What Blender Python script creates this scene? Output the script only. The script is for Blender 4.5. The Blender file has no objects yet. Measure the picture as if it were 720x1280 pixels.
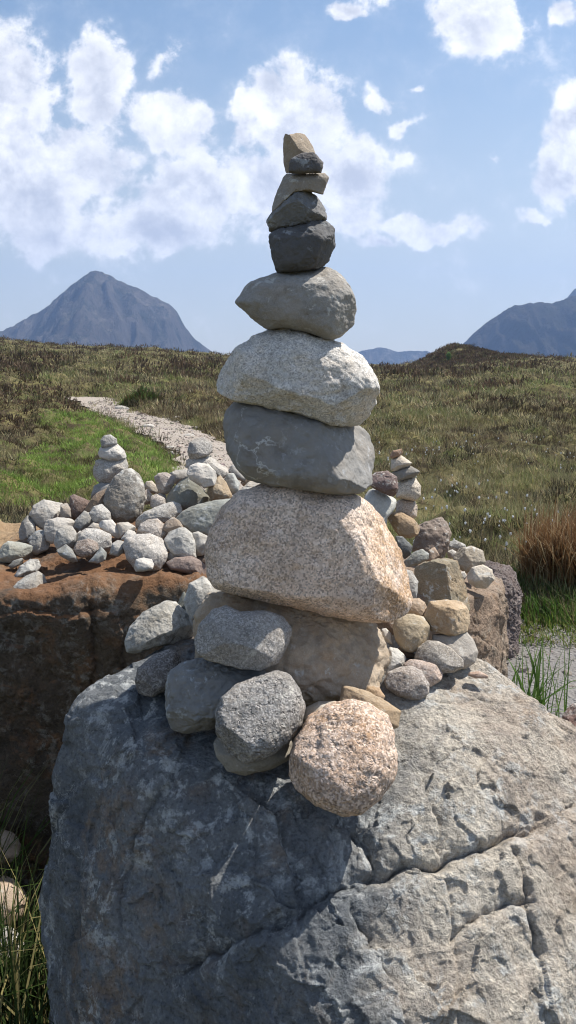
import bpy, bmesh, math, random
import numpy as np

SC = bpy.context.scene
COL = SC.collection
R = math.radians
random.seed(4)

# ------------------------------------------------------------------ camera geometry
F = 1004.0                      # focal length in photo pixels (720 x 1280)
PITCH = math.atan2(170.0, F)    # horizon sits at row 470
CP, SP = math.cos(PITCH), math.sin(PITCH)
EYE = 1.6

def ray(px, py):
    a, b = (px - 360.0) / F, (640.0 - py) / F
    return np.array([a, CP + SP * b, -SP + CP * b])

def at(px, py, Y):
    """world point seen at that photo pixel, Y metres ahead"""
    d = ray(px, py)
    return np.array([0, 0, EYE]) + d * (Y / d[1])

SUN_AZ, SUN_EL = 62.0, 57.0     # degrees right of the view, above the horizon
SUN = np.array([math.sin(R(SUN_AZ)) * math.cos(R(SUN_EL)), math.cos(R(SUN_AZ)) * math.cos(R(SUN_EL)), math.sin(R(SUN_EL))])

SUN_E, EXPO, HAZE = 5.0, 0.62, .00016
SKY_TINT, SKY_LOW = (1.0, .98, .90), (5.6, 5.5, 5.0)
CLOUD_DARK, CLOUD_LIGHT = (4.5, 4.7, 5.3), (9.2, 9.1, 9.1)

# ------------------------------------------------------------------ numpy noise
_rs = np.random.RandomState(7)
_perm = _rs.permutation(256).astype(np.int64)
_perm = np.concatenate([_perm, _perm, _perm])
_grad = _rs.normal(size=(256, 3)); _grad /= np.linalg.norm(_grad, axis=1)[:, None]

def perlin(p, seed=0):
    p = np.asarray(p, float) + seed * 17.31
    i = np.floor(p).astype(np.int64); f = p - i; i &= 255
    w = f * f * f * (f * (f * 6 - 15) + 10)
    out = np.zeros(len(p))
    for dx in (0, 1):
        hx = _perm[(i[:, 0] + dx) & 255]; wx = w[:, 0] if dx else 1 - w[:, 0]
        for dy in (0, 1):
            hy = _perm[hx + ((i[:, 1] + dy) & 255)]; wy = w[:, 1] if dy else 1 - w[:, 1]
            for dz in (0, 1):
                g = _grad[_perm[hy + ((i[:, 2] + dz) & 255)]]; wz = w[:, 2] if dz else 1 - w[:, 2]
                out += wx * wy * wz * (g[:, 0] * (f[:, 0] - dx) + g[:, 1] * (f[:, 1] - dy) + g[:, 2] * (f[:, 2] - dz))
    return out * 1.5

def fbm(p, octs=4, gain=.5, lac=2.03, seed=0, ridged=False):
    s, a, q = np.zeros(len(p)), 1.0, np.asarray(p, float)
    for o in range(octs):
        n = perlin(q, seed + o * 3)
        s += a * ((1 - 2 * np.abs(n)) if ridged else n)
        a *= gain; q = q * lac
    return s

def fbm2(x, y, scale, octs=4, seed=0, gain=.5, ridged=False):
    p = np.stack([np.ravel(x) * scale, np.ravel(y) * scale, np.zeros(np.size(x)) + .37], 1)
    return fbm(p, octs, gain, seed=seed, ridged=ridged).reshape(np.shape(x))

def sstep(a, b, x):
    t = np.clip((x - a) / (b - a), 0, 1)
    return t * t * (3 - 2 * t)

# ------------------------------------------------------------------ mesh helpers
def mesh_obj(name, V, Fc, mat, smooth=True, loc=(0, 0, 0), colors=None):
    V = np.ascontiguousarray(V, np.float32)
    me = bpy.data.meshes.new(name)
    me.vertices.add(len(V)); me.vertices.foreach_set('co', V.ravel())
    groups = Fc if isinstance(Fc, list) else [Fc]
    groups = [np.asarray(g, np.int32) for g in groups if len(g)]
    nl = sum(g.size for g in groups); nf = sum(len(g) for g in groups)
    me.loops.add(nl); me.loops.foreach_set('vertex_index', np.concatenate([g.ravel() for g in groups]))
    me.polygons.add(nf)
    tot = np.concatenate([np.full(len(g), g.shape[1], np.int32) for g in groups])
    me.polygons.foreach_set('loop_start', np.concatenate([[0], np.cumsum(tot)[:-1]]).astype(np.int32))
    me.polygons.foreach_set('loop_total', tot)
    me.polygons.foreach_set('use_smooth', np.full(nf, smooth))
    if colors is not None:
        at_ = me.attributes.new('tone', 'FLOAT_COLOR', 'POINT')
        c = np.ones((len(V), 4), np.float32); c[:, :3] = colors
        at_.data.foreach_set('color', c.ravel())
    me.update(calc_edges=True)
    me.validate()
    if mat: me.materials.append(mat)
    o = bpy.data.objects.new(name, me); o.location = loc
    COL.objects.link(o)
    return o

def tag(o, label=None, cat=None, group=None, kind=None):
    if label: o['label'] = label
    if cat: o['category'] = cat
    if group: o['group'] = group
    if kind: o['kind'] = kind
    return o

_ico = {}
def ico(level):
    if level in _ico: return _ico[level]
    if level == 0:
        t = (1 + 5 ** .5) / 2
        V = np.array([(-1, t, 0), (1, t, 0), (-1, -t, 0), (1, -t, 0), (0, -1, t), (0, 1, t), (0, -1, -t), (0, 1, -t), (t, 0, -1), (t, 0, 1), (-t, 0, -1), (-t, 0, 1)], float)
        Fc = np.array([(0, 11, 5), (0, 5, 1), (0, 1, 7), (0, 7, 10), (0, 10, 11), (1, 5, 9), (5, 11, 4), (11, 10, 2), (10, 7, 6), (7, 1, 8), (3, 9, 4), (3, 4, 2), (3, 2, 6), (3, 6, 8), (3, 8, 9), (4, 9, 5), (2, 4, 11), (6, 2, 10), (8, 6, 7), (9, 8, 1)])
    else:
        V, Fc = ico(level - 1)
        E = np.concatenate([Fc[:, [0, 1]], Fc[:, [1, 2]], Fc[:, [2, 0]]]); E.sort(axis=1)
        U, inv = np.unique(E, axis=0, return_inverse=True); inv = inv.ravel()
        mid = (V[U[:, 0]] + V[U[:, 1]]) / 2
        n = len(Fc); m = len(V) + inv
        a, b, c = m[:n], m[n:2 * n], m[2 * n:]
        V = np.concatenate([V, mid])
        Fc = np.concatenate([np.stack([Fc[:, 0], a, c], 1), np.stack([Fc[:, 1], b, a], 1), np.stack([Fc[:, 2], c, b], 1), np.stack([a, b, c], 1)])
    V = V / np.linalg.norm(V, axis=1)[:, None]
    _ico[level] = (V, Fc)
    return _ico[level]

# ------------------------------------------------------------------ material helpers
class NT:
    def __init__(s, tree): s.t = tree; s.n = tree.nodes; s.l = tree.links
    def node(s, typ, ins=None, **kw):
        n = s.n.new(typ)
        for k, v in kw.items(): setattr(n, k, v)
        for k, v in (ins or {}).items(): s.set(n.inputs[k], v)
        return n
    def set(s, sock, v):
        if isinstance(v, bpy.types.NodeSocket): s.l.new(v, sock)
        elif v is not None: sock.default_value = v
    def math(s, op, a, b=None, c=None, clamp=False):
        n = s.n.new('ShaderNodeMath'); n.operation = op; n.use_clamp = clamp
        for i, v in enumerate((a, b, c)): 
            if v is not None: s.set(n.inputs[i], v)
        return n.outputs[0]
    def vmath(s, op, a, b=None):
        n = s.n.new('ShaderNodeVectorMath'); n.operation = op
        s.set(n.inputs[0], a)
        if b is not None: s.set(n.inputs['Scale'] if op == 'SCALE' else n.inputs[1], b)
        return n.outputs[0]
    def noise(s, vec, scale, detail=4, rough=.55, dist=0.0, out=0):
        n = s.node('ShaderNodeTexNoise', {'Vector': vec, 'Scale': scale, 'Detail': detail, 'Roughness': rough, 'Distortion': dist})
        return n.outputs[out]
    def smooth(s, v, a, b, to0=0.0, to1=1.0):
        n = s.node('ShaderNodeMapRange', {'Value': v, 'From Min': a, 'From Max': b, 'To Min': to0, 'To Max': to1})
        n.interpolation_type = 'SMOOTHSTEP'
        return n.outputs[0]
    def mix(s, f, a, b, mode='MIX'):
        n = s.n.new('ShaderNodeMix'); n.data_type = 'RGBA'; n.blend_type = mode
        s.set(n.inputs[0], f)
        for i, v in ((6, a), (7, b)):
            s.set(n.inputs[i], v if isinstance(v, bpy.types.NodeSocket) else (*v[:3], 1.0))
        return n.outputs[2]

def new_mat(name):
    m = bpy.data.materials.new(name); m.use_nodes = True
    m.node_tree.nodes.clear()
    return m, NT(m.node_tree)

def finish(N, color, rough=.85, height=None, bump=.4, dist=.004, spec=.3, normal=None):
    p = N.node('ShaderNodeBsdfPrincipled', {'Base Color': color, 'Roughness': rough, 'Specular IOR Level': spec})
    if height is not None:
        b = N.node('ShaderNodeBump', {'Height': height, 'Strength': bump, 'Distance': dist})
        N.l.new(b.outputs[0], p.inputs['Normal'])
    o = N.node('ShaderNodeOutputMaterial'); N.l.new(p.outputs[0], o.inputs['Surface'])

def stone_mat(name, speck=.0, grain=304., lichen=.0, lichen_col=(.56, .54, .49), stain=.0, stain_col=(.34, .235, .135), mott=.35,
              dark_speck=(.05, .045, .045), light_speck=(.72, .69, .66), veins=0., bump=.5, stainx=None, pit=0., warm=0., size=1.0):
    """tint comes from the object's own colour; grain, lichen, stains and veins are procedural"""
    m, N = new_mat(name)
    info = N.node('ShaderNodeObjectInfo')
    tc = N.node('ShaderNodeTexCoord').outputs['Object']
    off = N.vmath('SCALE', (31.7, 17.3, 53.1), info.outputs['Random'])
    v = N.vmath('ADD', tc, off)
    base = info.outputs['Color']
    n1 = N.noise(v, 9 / size, 7, .6)
    n2 = N.noise(v, 38 / size, 6, .65)
    tone = N.math('MULTIPLY_ADD', N.math('ADD', n1, N.math('MULTIPLY', n2, .8)), mott * 2.2, 1 - mott * 2.0)
    col = N.mix(1.0, base, N.node('ShaderNodeCombineColor', {0: tone, 1: tone, 2: tone}).outputs[0], 'MULTIPLY')
    hue = N.smooth(N.noise(v, 14 / size, 4, .6), .42, .68)
    col = N.mix(N.math('MULTIPLY', hue, .28 + warm), col, N.mix(1.0, col, (1.12, .93, .72), 'MULTIPLY'))
    hgt = N.math('MULTIPLY_ADD', n2, 1.0, N.math('MULTIPLY', N.noise(v, 120 / size, 6, .7), .7))
    if stain > 0:
        sm = N.smooth(N.noise(v, 7 / size, 6, .62, .6), .62 - stain * .35, .78 - stain * .2)
        if stainx is not None:
            sep = N.node('ShaderNodeSeparateXYZ', {0: tc}).outputs[0]
            sm = N.math('MAXIMUM', N.math('MULTIPLY', sm, .5), N.math('MULTIPLY', N.smooth(sep, stainx[0], stainx[1]), N.smooth(N.noise(v, 22, 6, .65), .3, .6)))
        col = N.mix(N.math('MULTIPLY', sm, .8), col, stain_col)
    sp_amt = N.smooth(N.noise(v, 13 / size, 5, .6), .30, .62, .45, 1.0)
    damp = N.math('MULTIPLY', N.smooth(N.noise(v, 17 / size, 7, .68, .5), .54, .66), .42)
    col = N.mix(damp, col, N.mix(1.0, col, (.52, .47, .42), 'MULTIPLY'))
    if speck > 0:
        vo = N.node('ShaderNodeTexVoronoi', {'Vector': N.vmath('ADD', v, N.vmath('SCALE', N.noise(v, 160, 2, out=1), .006)), 'Scale': grain})
        g = N.node('ShaderNodeSeparateColor', {0: vo.outputs['Color']})
        light = N.math('MULTIPLY', N.smooth(g.outputs[0], .52, .62), N.math('MULTIPLY', sp_amt, speck))
        dark = N.math('MULTIPLY', N.smooth(g.outputs[1], .66, .76), speck)
        col = N.mix(N.math('MULTIPLY', light, .75), col, N.mix(.55, light_speck, N.mix(1.0, col, (1.9, 1.9, 1.9), 'MULTIPLY')))
        col = N.mix(N.math('MULTIPLY', dark, .8), col, N.mix(.35, dark_speck, col))
        hgt = N.math('MULTIPLY_ADD', g.outputs[2], .35 * speck, hgt)
    if lichen > 0:
        lm = N.math('MULTIPLY', N.smooth(N.noise(v, 46 / size, 9, .7, .4), .60 - lichen * .16, .66 - lichen * .1), N.smooth(N.noise(v, 11 / size, 4, .5), .36, .6))
        col = N.mix(N.math('MULTIPLY', lm, .8), col, lichen_col)
    if veins > 0:
        vv = N.vmath('ADD', v, N.vmath('SCALE', N.noise(v, 16, 5, .65, out=1), .09))
        ed = N.node('ShaderNodeTexVoronoi', {'Vector': vv, 'Scale': 13.0}, feature='DISTANCE_TO_EDGE').outputs[0]
        sx = N.node('ShaderNodeSeparateXYZ', {0: tc}).outputs[0]
        vm = N.math('MULTIPLY', N.smooth(ed, .002, .024, 1, 0), N.math('MULTIPLY', N.smooth(sx, -.01, -.06), N.smooth(N.noise(v, 16, 3), .38, .5)))
        col = N.mix(N.math('MULTIPLY', vm, veins), col, (.6, .59, .56))
    fv = N.vmath('ADD', v, N.vmath('SCALE', N.noise(v, 30, 4, .6, out=1), .03))
    fo = N.node('ShaderNodeTexVoronoi', {'Vector': fv, 'Scale': 34.0 / size})
    hgt = N.math('MULTIPLY_ADD', N.node('ShaderNodeVectorMath', {0: N.vmath('SUBTRACT', fv, fo.outputs['Position']), 1: N.vmath('SUBTRACT', fo.outputs['Color'], (.5, .5, .5))}, operation='DOT_PRODUCT').outputs['Value'], 26.0, hgt)
    if pit > 0:
        ph = N.smooth(N.noise(v, 95, 3, .6), .30, .47)
        hgt = N.math('MULTIPLY_ADD', ph, pit, hgt)
    rough = N.smooth(n2, .2, .8, .74, .95)
    finish(N, col, rough, hgt, bump, .006, .3)
    return m

# ------------------------------------------------------------------ stones
def rock(name, label, pts, Y, mat, tint, reg=None, lvl=5, depth=1.0, box=2.5, facets=3, rough=.05, seed=None, group=None, cat='stone', sharp=.5, grow=1.02, fine=.5, tilt=.3, chips=()):
    """a stone: its outline in the view at its own real distance, inflated to real thickness, chipped by planes, roughened"""
    global _seed
    _seed += 1
    rs = np.random.RandomState(seed if seed is not None else _seed)
    P = np.array(pts, float)
    if reg: x0, y0, s = REG[reg]; P = P / s + np.array([x0, y0])
    mn, mx = P.min(0), P.max(0); cpx = (mn + mx) / 2
    poly = P
    a2 = np.roll(poly, -1, 0); cr = poly[:, 0] * a2[:, 1] - a2[:, 0] * poly[:, 1]
    cen = ((poly + a2) * cr[:, None]).sum(0) / (3 * cr.sum())
    d = ray(*cen); scale = np.linalg.norm(d) * (Y / d[1]) / np.linalg.norm(d)
    d = d / np.linalg.norm(d)
    r_ = np.cross(d, [0, 0, 1.0]); r_ /= np.linalg.norm(r_); u_ = np.cross(r_, d)
    c = at(cen[0], cen[1], Y)
    # outline in metres in the plane facing the viewer
    W = np.array([at(p[0], p[1], Y) - c for p in P])
    o3 = np.array([ (w - d * w.dot(d)) for w in W])
    a, b = o3.dot(r_) * grow, o3.dot(u_) * grow
    th = np.linspace(-math.pi, math.pi, 360, endpoint=False)
    Rr = np.zeros(360)
    for i, t in enumerate(th):
        ct, st = math.cos(t), math.sin(t)
        best = 0
        for k in range(len(a)):
            j = (k + 1) % len(a)
            ex, ey = a[j] - a[k], b[j] - b[k]
            den = ct * ey - st * ex
            if abs(den) < 1e-12: continue
            tt = (a[k] * ey - b[k] * ex) / den
            uu = (a[k] * st - b[k] * ct) / den
            if tt > 0 and -1e-6 <= uu <= 1 + 1e-6: best = max(best, tt)
        Rr[i] = best
    kw = 3 + int(14 * (1 - sharp)); ker = np.hanning(kw + 2)[1:-1]; ker /= ker.sum()
    Rs = np.convolve(np.concatenate([Rr[-60:], Rr, Rr[:60]]), ker, 'same')[60:-60]
    size = Rs.mean()
    D = size * depth
    S, Fc = ico(lvl)
    rho = np.sqrt(S[:, 0] ** 2 + S[:, 2] ** 2); tht = np.arctan2(S[:, 2], S[:, 0])
    Rv = np.interp(tht, np.concatenate([th, [math.pi]]), np.concatenate([Rs, [Rs[0]]]))
    e = 2 / box
    rp = rho ** e; yp = np.sign(S[:, 1]) * np.abs(S[:, 1]) ** e
    # near the pole blend to the mean radius so the front stays smooth
    Rb = size + (Rv - size) * sstep(0.0, .85, rp)
    Q = np.stack([Rb * rp * np.cos(tht), yp * D, Rb * rp * np.sin(tht)], 1)
    Q[:, 1] += D * .25 * rs.uniform(-1, 1) * Q[:, 0] / size * .5      # slight skew
    Q[:, 1] += tilt * Q[:, 2]                                          # the front leans back a little
    for (nr, nd, nu, fr) in chips:
        n = np.array([nr, nd, nu], float); n /= np.linalg.norm(n)
        sup = Q @ n; Q -= (np.maximum(0, sup - sup.max() * fr) * .92)[:, None] * n
    for k in range(facets):
        for _ in range(20):
            n = rs.normal(size=3); n /= np.linalg.norm(n)
            if .35 < -n[1] < .93 or (k % 3 == 2 and .3 < n[1] < .9): break
        sup = (Q @ n)
        h = np.percentile(sup, 99.5) * rs.uniform(.80, .95)
        over = np.maximum(0, sup - h)
        Q -= (over * .9)[:, None] * n
    dirn = Q / np.maximum(np.linalg.norm(Q, axis=1), 1e-6)[:, None]
    q = Q / size + rs.uniform(-50, 50, 3)
    disp = fbm(q * 1.3, 3, .5) * rough * size * .9 + fbm(q * 4.0, 5, .6) * rough * size * .5
    disp -= np.maximum(0, fbm(q * 3.1, 4, .55, seed=11) - .25) * rough * size * 1.1       # chipped hollows
    if rough > .055: disp -= np.maximum(0, fbm(q * 2.6, 3, .5, seed=5, ridged=True) - .9) * rough * size * .8
    Q += dirn * disp[:, None]
    Wd = c + Q[:, :1] * r_ + Q[:, 1:2] * d + Q[:, 2:3] * u_
    base = np.array([Wd[:, 0].mean(), Wd[:, 1].mean(), Wd[:, 2].min()])
    o = mesh_obj(name, Wd - base, Fc[:, ::-1] if np.dot(np.cross(r_, d), u_) < 0 else Fc, mat, True, base)
    tint = np.array(tint) * .84 + np.mean(tint) * .16
    o.color = (tint[0] * 1.15, tint[1] * 1.1, tint[2] * 1.03, 1)
    tag(o, label, cat, group)
    return o
_seed = 100

REG = {'K1': (330, 160, 6.74), 'K2': (260, 150, 2.571), 'K3': (240, 390, 2.4), 'K4': (140, 590, 1.8), 'K5': (140, 740, 1.8), 'A': (0, 600, 4), 'B': (80, 530, 4.5),
       'C': (180, 530, 4.5), 'D': (130, 620, 4.5), 'E': (450, 550, 4.5), 'F': (460, 700, 4), 'G': (440, 530, 2.571), 'P': (0, 0, 1)}

# albedo palette
T = dict(white=(.50, .485, .46), pale=(.40, .39, .37), grey=(.27, .27, .265), blue=(.22, .245, .255), green=(.23, .25, .22), dark=(.105, .105, .115),
         tan=(.36, .29, .21), brown=(.20, .14, .10), orange=(.40, .27, .15), pink=(.36, .29, .26), purple=(.15, .105, .10), mid=(.20, .20, .20), cream=(.45, .41, .35))

M = {
    'fine': stone_mat('weathered_stone', speck=.18, grain=672, lichen=.25, mott=.30, bump=.45),
    'gran': stone_mat('speckled_granite', speck=.62, grain=416, lichen=.25, mott=.25, bump=.5),
    'lich': stone_mat('lichen_stone', speck=.3, grain=528, lichen=1.0, mott=.38, bump=.6),
    'stain': stone_mat('stained_stone', speck=.2, grain=528, lichen=.3, stain=.75, mott=.35, bump=.55),
    'slate': stone_mat('dark_slate', speck=.0, lichen=.35, mott=.42, bump=.55, lichen_col=(.42, .44, .45)),
    'vein': stone_mat('veined_stone', speck=.0, lichen=.3, mott=.28, veins=.75, bump=.35, lichen_col=(.4, .4, .4)),
    'pinkg': stone_mat('pink_granite', speck=.9, grain=336, stain=.55, stain_col=(.42, .24, .10), stainx=(.08, .15), mott=.32, bump=.7),
    'whiteg': stone_mat('white_granite', speck=.75, grain=432, lichen=.5, mott=.28, bump=.6),
    'peach': stone_mat('peach_granite', speck=.95, grain=320, stain=.5, stain_col=(.42, .25, .13), mott=.2, bump=.7, pit=.7, warm=.1),
    'pitted': stone_mat('pitted_granite', speck=.8, grain=400, lichen=.3, mott=.25, bump=.9, pit=.9),
    'base': stone_mat('brown_sandstone', speck=.15, grain=480, stain=.42, stain_col=(.33, .21, .11), mott=.32, lichen=.2, bump=.5),
}

TALL = 'stones of the tall balanced cairn'
FOOT = 'stones around the foot of the tall cairn'
HEAP = 'stones heaped on the rust brown boulder'
SIDE = 'stones heaped on the tan boulder at the right'
CY = 1.505
rock('cairn_stone', 'small tan wedge with one sunlit face, very top of the tall cairn', [(165, 90), (180, 52), (205, 60), (280, 45), (350, 42), (385, 110), (420, 180), (430, 215), (400, 235), (320, 240), (300, 300), (260, 375), (185, 378), (165, 290), (165, 170)], CY + .012, M['fine'], (.33, .275, .21), 'K1', lvl=5, facets=0, depth=.75, box=3.2, sharp=.95, rough=.03, group=TALL, tilt=0, chips=[(.42, -.6, .68, .5), (-.62, -.78, .05, .55)])
rock('cairn_stone', 'smallest dark stone of the tall cairn, tucked under the tan wedge on top', [(215, 290), (235, 255), (310, 215), (350, 208), (420, 205), (440, 225), (495, 290), (495, 325), (480, 378), (350, 384), (215, 380)], CY - .022, M['slate'], T['dark'], 'K1', lvl=5, facets=3, depth=.7, rough=.05, sharp=.8, group=TALL)
rock('cairn_stone', 'tan slab with a drooping left end, third stone from the top of the tall cairn', [(195, 384), (350, 380), (510, 380), (542, 415), (530, 455), (492, 566), (440, 548), (380, 535), (310, 535), (200, 570), (130, 640), (84, 700), (70, 700), (70, 660), (95, 580), (120, 510), (165, 420)], CY, M['fine'], (.26, .235, .205), 'K1', lvl=5, facets=2, depth=.9, sharp=.9, rough=.045, group=TALL)
rock('cairn_stone', 'dark blue grey angular stone with pointed left corner under the tan slab', [(310, 515), (390, 525), (470, 555), (500, 600), (530, 690), (542, 790), (440, 788), (360, 805), (200, 842), (75, 885), (55, 870), (20, 780), (75, 690), (130, 620), (220, 550)], CY, M['slate'], (.155, .168, .188), 'K1', lvl=5, facets=5, depth=.8, sharp=.85, rough=.06, seed=12, group=TALL, tilt=.1, chips=[(.72, -.4, .57, .66), (-.1, -.95, -.25, .7)])
rock('cairn_stone', 'nearly black blocky stone with pale scratches standing on the smooth grey stone', [(70, 878), (150, 845), (355, 805), (380, 778), (520, 782), (585, 845), (590, 920), (602, 985), (565, 1060), (545, 1110), (455, 1185), (300, 1208), (120, 1220), (100, 1190), (75, 1080), (43, 960), (48, 900)], CY, M['slate'], (.10, .104, .114), 'K1', lvl=5, facets=4, depth=.85, box=3, sharp=.85, rough=.06, seed=5, group=TALL)
rock('cairn_stone', 'smooth mid grey stone pointed at its left end, between white granite and black block', [(85, 585), (115, 545), (135, 520), (220, 490), (330, 478), (375, 475), (410, 490), (450, 530), (468, 560), (473, 610), (460, 660), (430, 690), (400, 704), (370, 699), (320, 680), (280, 672), (230, 670), (190, 674), (150, 640), (125, 620)], CY, M['fine'], (.26, .255, .245), 'K2', lvl=6, facets=3, depth=.85, sharp=.8, rough=.045, seed=21, group=TALL)
rock('cairn_stone', 'broad white speckled granite stone with grooved right end, in the tall cairn', [(65, 215), (80, 175), (130, 110), (190, 70), (270, 38), (340, 56), (390, 76), (440, 95), (510, 140), (545, 185), (556, 230), (551, 270), (535, 310), (510, 332), (475, 342), (400, 330), (330, 308), (230, 286), (130, 266), (75, 240)], CY, M['whiteg'], (.53, .525, .515), 'K3', lvl=6, facets=4, depth=.8, sharp=.7, rough=.055, seed=33, group=TALL)
rock('cairn_stone', 'dark grey stone with thin white veins on its left side, in the tall cairn', [(95, 330), (105, 290), (135, 266), (180, 262), (240, 280), (330, 302), (400, 324), (470, 338), (510, 343), (540, 370), (549, 410), (546, 460), (530, 515), (500, 537), (460, 542), (370, 535), (260, 520), (170, 500), (140, 470), (110, 420)], CY, M['vein'], (.225, .227, .23), 'K3', lvl=6, facets=4, depth=.8, box=3, sharp=.75, rough=.045, seed=47, group=TALL, chips=[(.75, -.6, .25, .78)])
rock('cairn_stone', 'largest pink speckled granite block with rusty right shoulder, in the tall cairn', [(215, 190), (225, 130), (250, 80), (290, 50), (340, 33), (400, 27), (460, 36), (530, 43), (570, 65), (610, 100), (640, 160), (665, 240), (669, 280), (655, 310), (620, 328), (560, 330), (480, 315), (400, 295), (300, 275), (240, 258), (222, 230)], CY, M['pinkg'], (.62, .50, .42), 'K4', lvl=6, facets=1, depth=.72, box=3, sharp=.7, rough=.045, seed=56, group=TALL, tilt=.02, chips=[(.82, -.45, .32, .80), (0, -1, -.02, .86)])
rock('cairn_stone', 'wide brown boulder with an orange streak, lowest stone of the tall cairn', [(180, 360), (185, 310), (215, 270), (280, 258), (340, 274), (450, 300), (560, 322), (600, 338), (617, 370), (622, 420), (606, 460), (592, 492), (540, 520), (440, 530), (360, 520), (250, 490), (195, 430)], CY + .02, M['base'], (.36, .30, .23), 'K4', lvl=6, facets=1, depth=.75, box=3, sharp=.7, rough=.075, seed=68, group=TALL, tilt=.05, chips=[(.58, -.78, .22, .66)])

rock('stone', 'oval speckled grey granite lying on a grey block, left of the cairn foot', [(188, 112), (198, 72), (228, 38), (258, 28), (290, 43), (345, 42), (385, 55), (406, 85), (395, 120), (370, 160), (330, 175), (280, 168), (220, 152), (195, 138)], 1.385, M['gran'], (.245, .24, .235), 'K5', lvl=6, facets=2, depth=.75, rough=.03, group=FOOT)
rock('stone', 'smooth blue grey block under the oval granite stone', [(122, 210), (130, 178), (150, 160), (210, 143), (270, 158), (350, 175), (345, 200), (300, 260), (250, 300), (170, 317), (140, 306), (128, 270)], 1.395, M['slate'], (.19, .198, .205), 'K5', lvl=6, facets=2, depth=.8, rough=.06, group=FOOT)
rock('stone', 'pitted round grey granite leaning between blue block and peach boulder', [(235, 270), (245, 235), (280, 208), (340, 182), (375, 172), (405, 184), (425, 220), (435, 260), (425, 300), (390, 342), (340, 372), (300, 380), (260, 357), (240, 320)], 1.29, M['pitted'], (.225, .222, .22), 'K5', lvl=6, facets=3, depth=.8, rough=.04, group=FOOT)
rock('stone', 'flat olive grey stone beneath the pitted round granite', [(230, 340), (240, 320), (265, 330), (330, 340), (385, 330), (404, 335), (402, 375), (360, 397), (300, 411), (260, 402), (235, 370)], 1.30, M['fine'], (.20, .19, .165), 'K5', lvl=5, facets=3, depth=1.0, rough=.04, group=FOOT)
rock('stone', 'round peach granite with coarse pitted skin, foremost stone on the big boulder', [(400, 370), (408, 330), (440, 275), (480, 248), (540, 233), (590, 248), (620, 275), (635, 320), (639, 370), (630, 420), (600, 460), (560, 491), (520, 497), (460, 477), (415, 440), (402, 410)], 1.235, M['peach'], (.47, .345, .265), 'K5', lvl=6, facets=3, depth=.8, rough=.045, seed=91, group=FOOT, grow=1.0, sharp=.8)
rock('stone', 'thin tan angular slab lying behind the peach granite stone', [(512, 250), (518, 208), (560, 218), (605, 238), (648, 268), (642, 302), (610, 312), (560, 300), (520, 285)], 1.36, M['stain'], (.29, .23, .16), 'K5', lvl=5, facets=4, depth=.7, rough=.05, sharp=.95, group=FOOT)
rock('stone', 'little orange brown pebble at the foot of the lowest cairn stone', [(566, 228), (575, 212), (600, 213), (614, 235), (606, 250), (580, 244)], 1.42, M['stain'], (.33, .22, .13), 'K5', lvl=4, group=FOOT)
rock('stone', 'low tan stone peeping out between pitted granite and peach granite', [(425, 290), (432, 262), (465, 246), (505, 245), (520, 270), (470, 300)], 1.36, M['fine'], (.35, .31, .25), 'K5', lvl=4, group=FOOT)
rock('stone', 'pale lichen spotted stone with a dark hollow, left edge of the big boulder', [(30, 108), (40, 80), (70, 45), (120, 20), (145, 22), (175, 50), (186, 75), (187, 108), (120, 116), (65, 134), (35, 134)], 1.66, M['lich'], (.25, .25, .235), 'K5', lvl=6, facets=4, depth=.85, rough=.05, group=FOOT)
rock('stone', 'small dark stone sitting on the shaded left shoulder of the big boulder', [(52, 200), (60, 170), (95, 140), (130, 127), (150, 139), (159, 165), (132, 217), (90, 234), (60, 227)], 1.475, M['gran'], (.12, .115, .115), 'K5', lvl=5, facets=3, depth=.8, rough=.045, group=FOOT)
rock('stone', 'grey lichen spotted stone behind the left end of the lowest cairn stone', [(162, 290), (175, 250), (205, 234), (237, 250), (250, 275), (225, 320), (180, 330), (168, 312)], 1.66, M['lich'], (.27, .27, .26), 'K4', lvl=5, facets=3, depth=.8, rough=.05, group=FOOT)
rock('stone', 'dark green grey shard beside the lichen spotted stone behind the cairn', [(145, 300), (162, 268), (180, 290), (192, 330), (172, 340)], 1.70, M['slate'], (.12, .13, .12), 'K4', lvl=4, facets=3, sharp=.9, group=FOOT)
rock('stone', 'small pale stone wedged between hollowed lichen stone and oval granite', [(183, 362), (193, 340), (208, 345), (210, 375), (190, 388)], 1.56, M['fine'], T['pale'], 'K4', lvl=4, group=FOOT)
rock('stone', 'pale sliver between grey shard and hollowed lichen stone', [(168, 322), (182, 318), (200, 345), (192, 358), (176, 345)], 1.66, M['fine'], T['pale'], 'K4', lvl=4, group=FOOT)

# right of the cairn foot
rock('stone', 'rounded tan stone with greenish bloom, right of the lowest cairn stone', [(125, 330), (135, 290), (170, 270), (230, 270), (280, 284), (309, 330), (301, 390), (260, 442), (220, 462), (170, 447), (135, 400)], 1.60, M['fine'], (.31, .26, .18), 'F', lvl=5, facets=2, depth=.8, rough=.04, group=FOOT)
rock('stone', 'tan squarish block with a dark cleft, resting on a smooth grey stone', [(283, 278), (310, 208), (400, 196), (470, 203), (500, 250), (507, 310), (492, 358), (430, 378), (350, 363), (310, 353)], 1.62, M['stain'], (.40, .32, .22), 'F', lvl=5, facets=3, chips=[(.75, -.62, .1, .68), (-.4, -.9, -.05, .72), (0, -.3, .95, .8)], depth=.8, box=3.2, rough=.05, sharp=.85, group=FOOT)
rock('stone', 'small pinkish tan stone between the pink block and the cleft tan block', [(175, 268), (180, 225), (215, 194), (255, 191), (285, 213), (295, 245), (275, 290), (220, 285)], 1.66, M['stain'], (.35, .27, .2), 'F', lvl=5, facets=3, group=FOOT)
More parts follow.
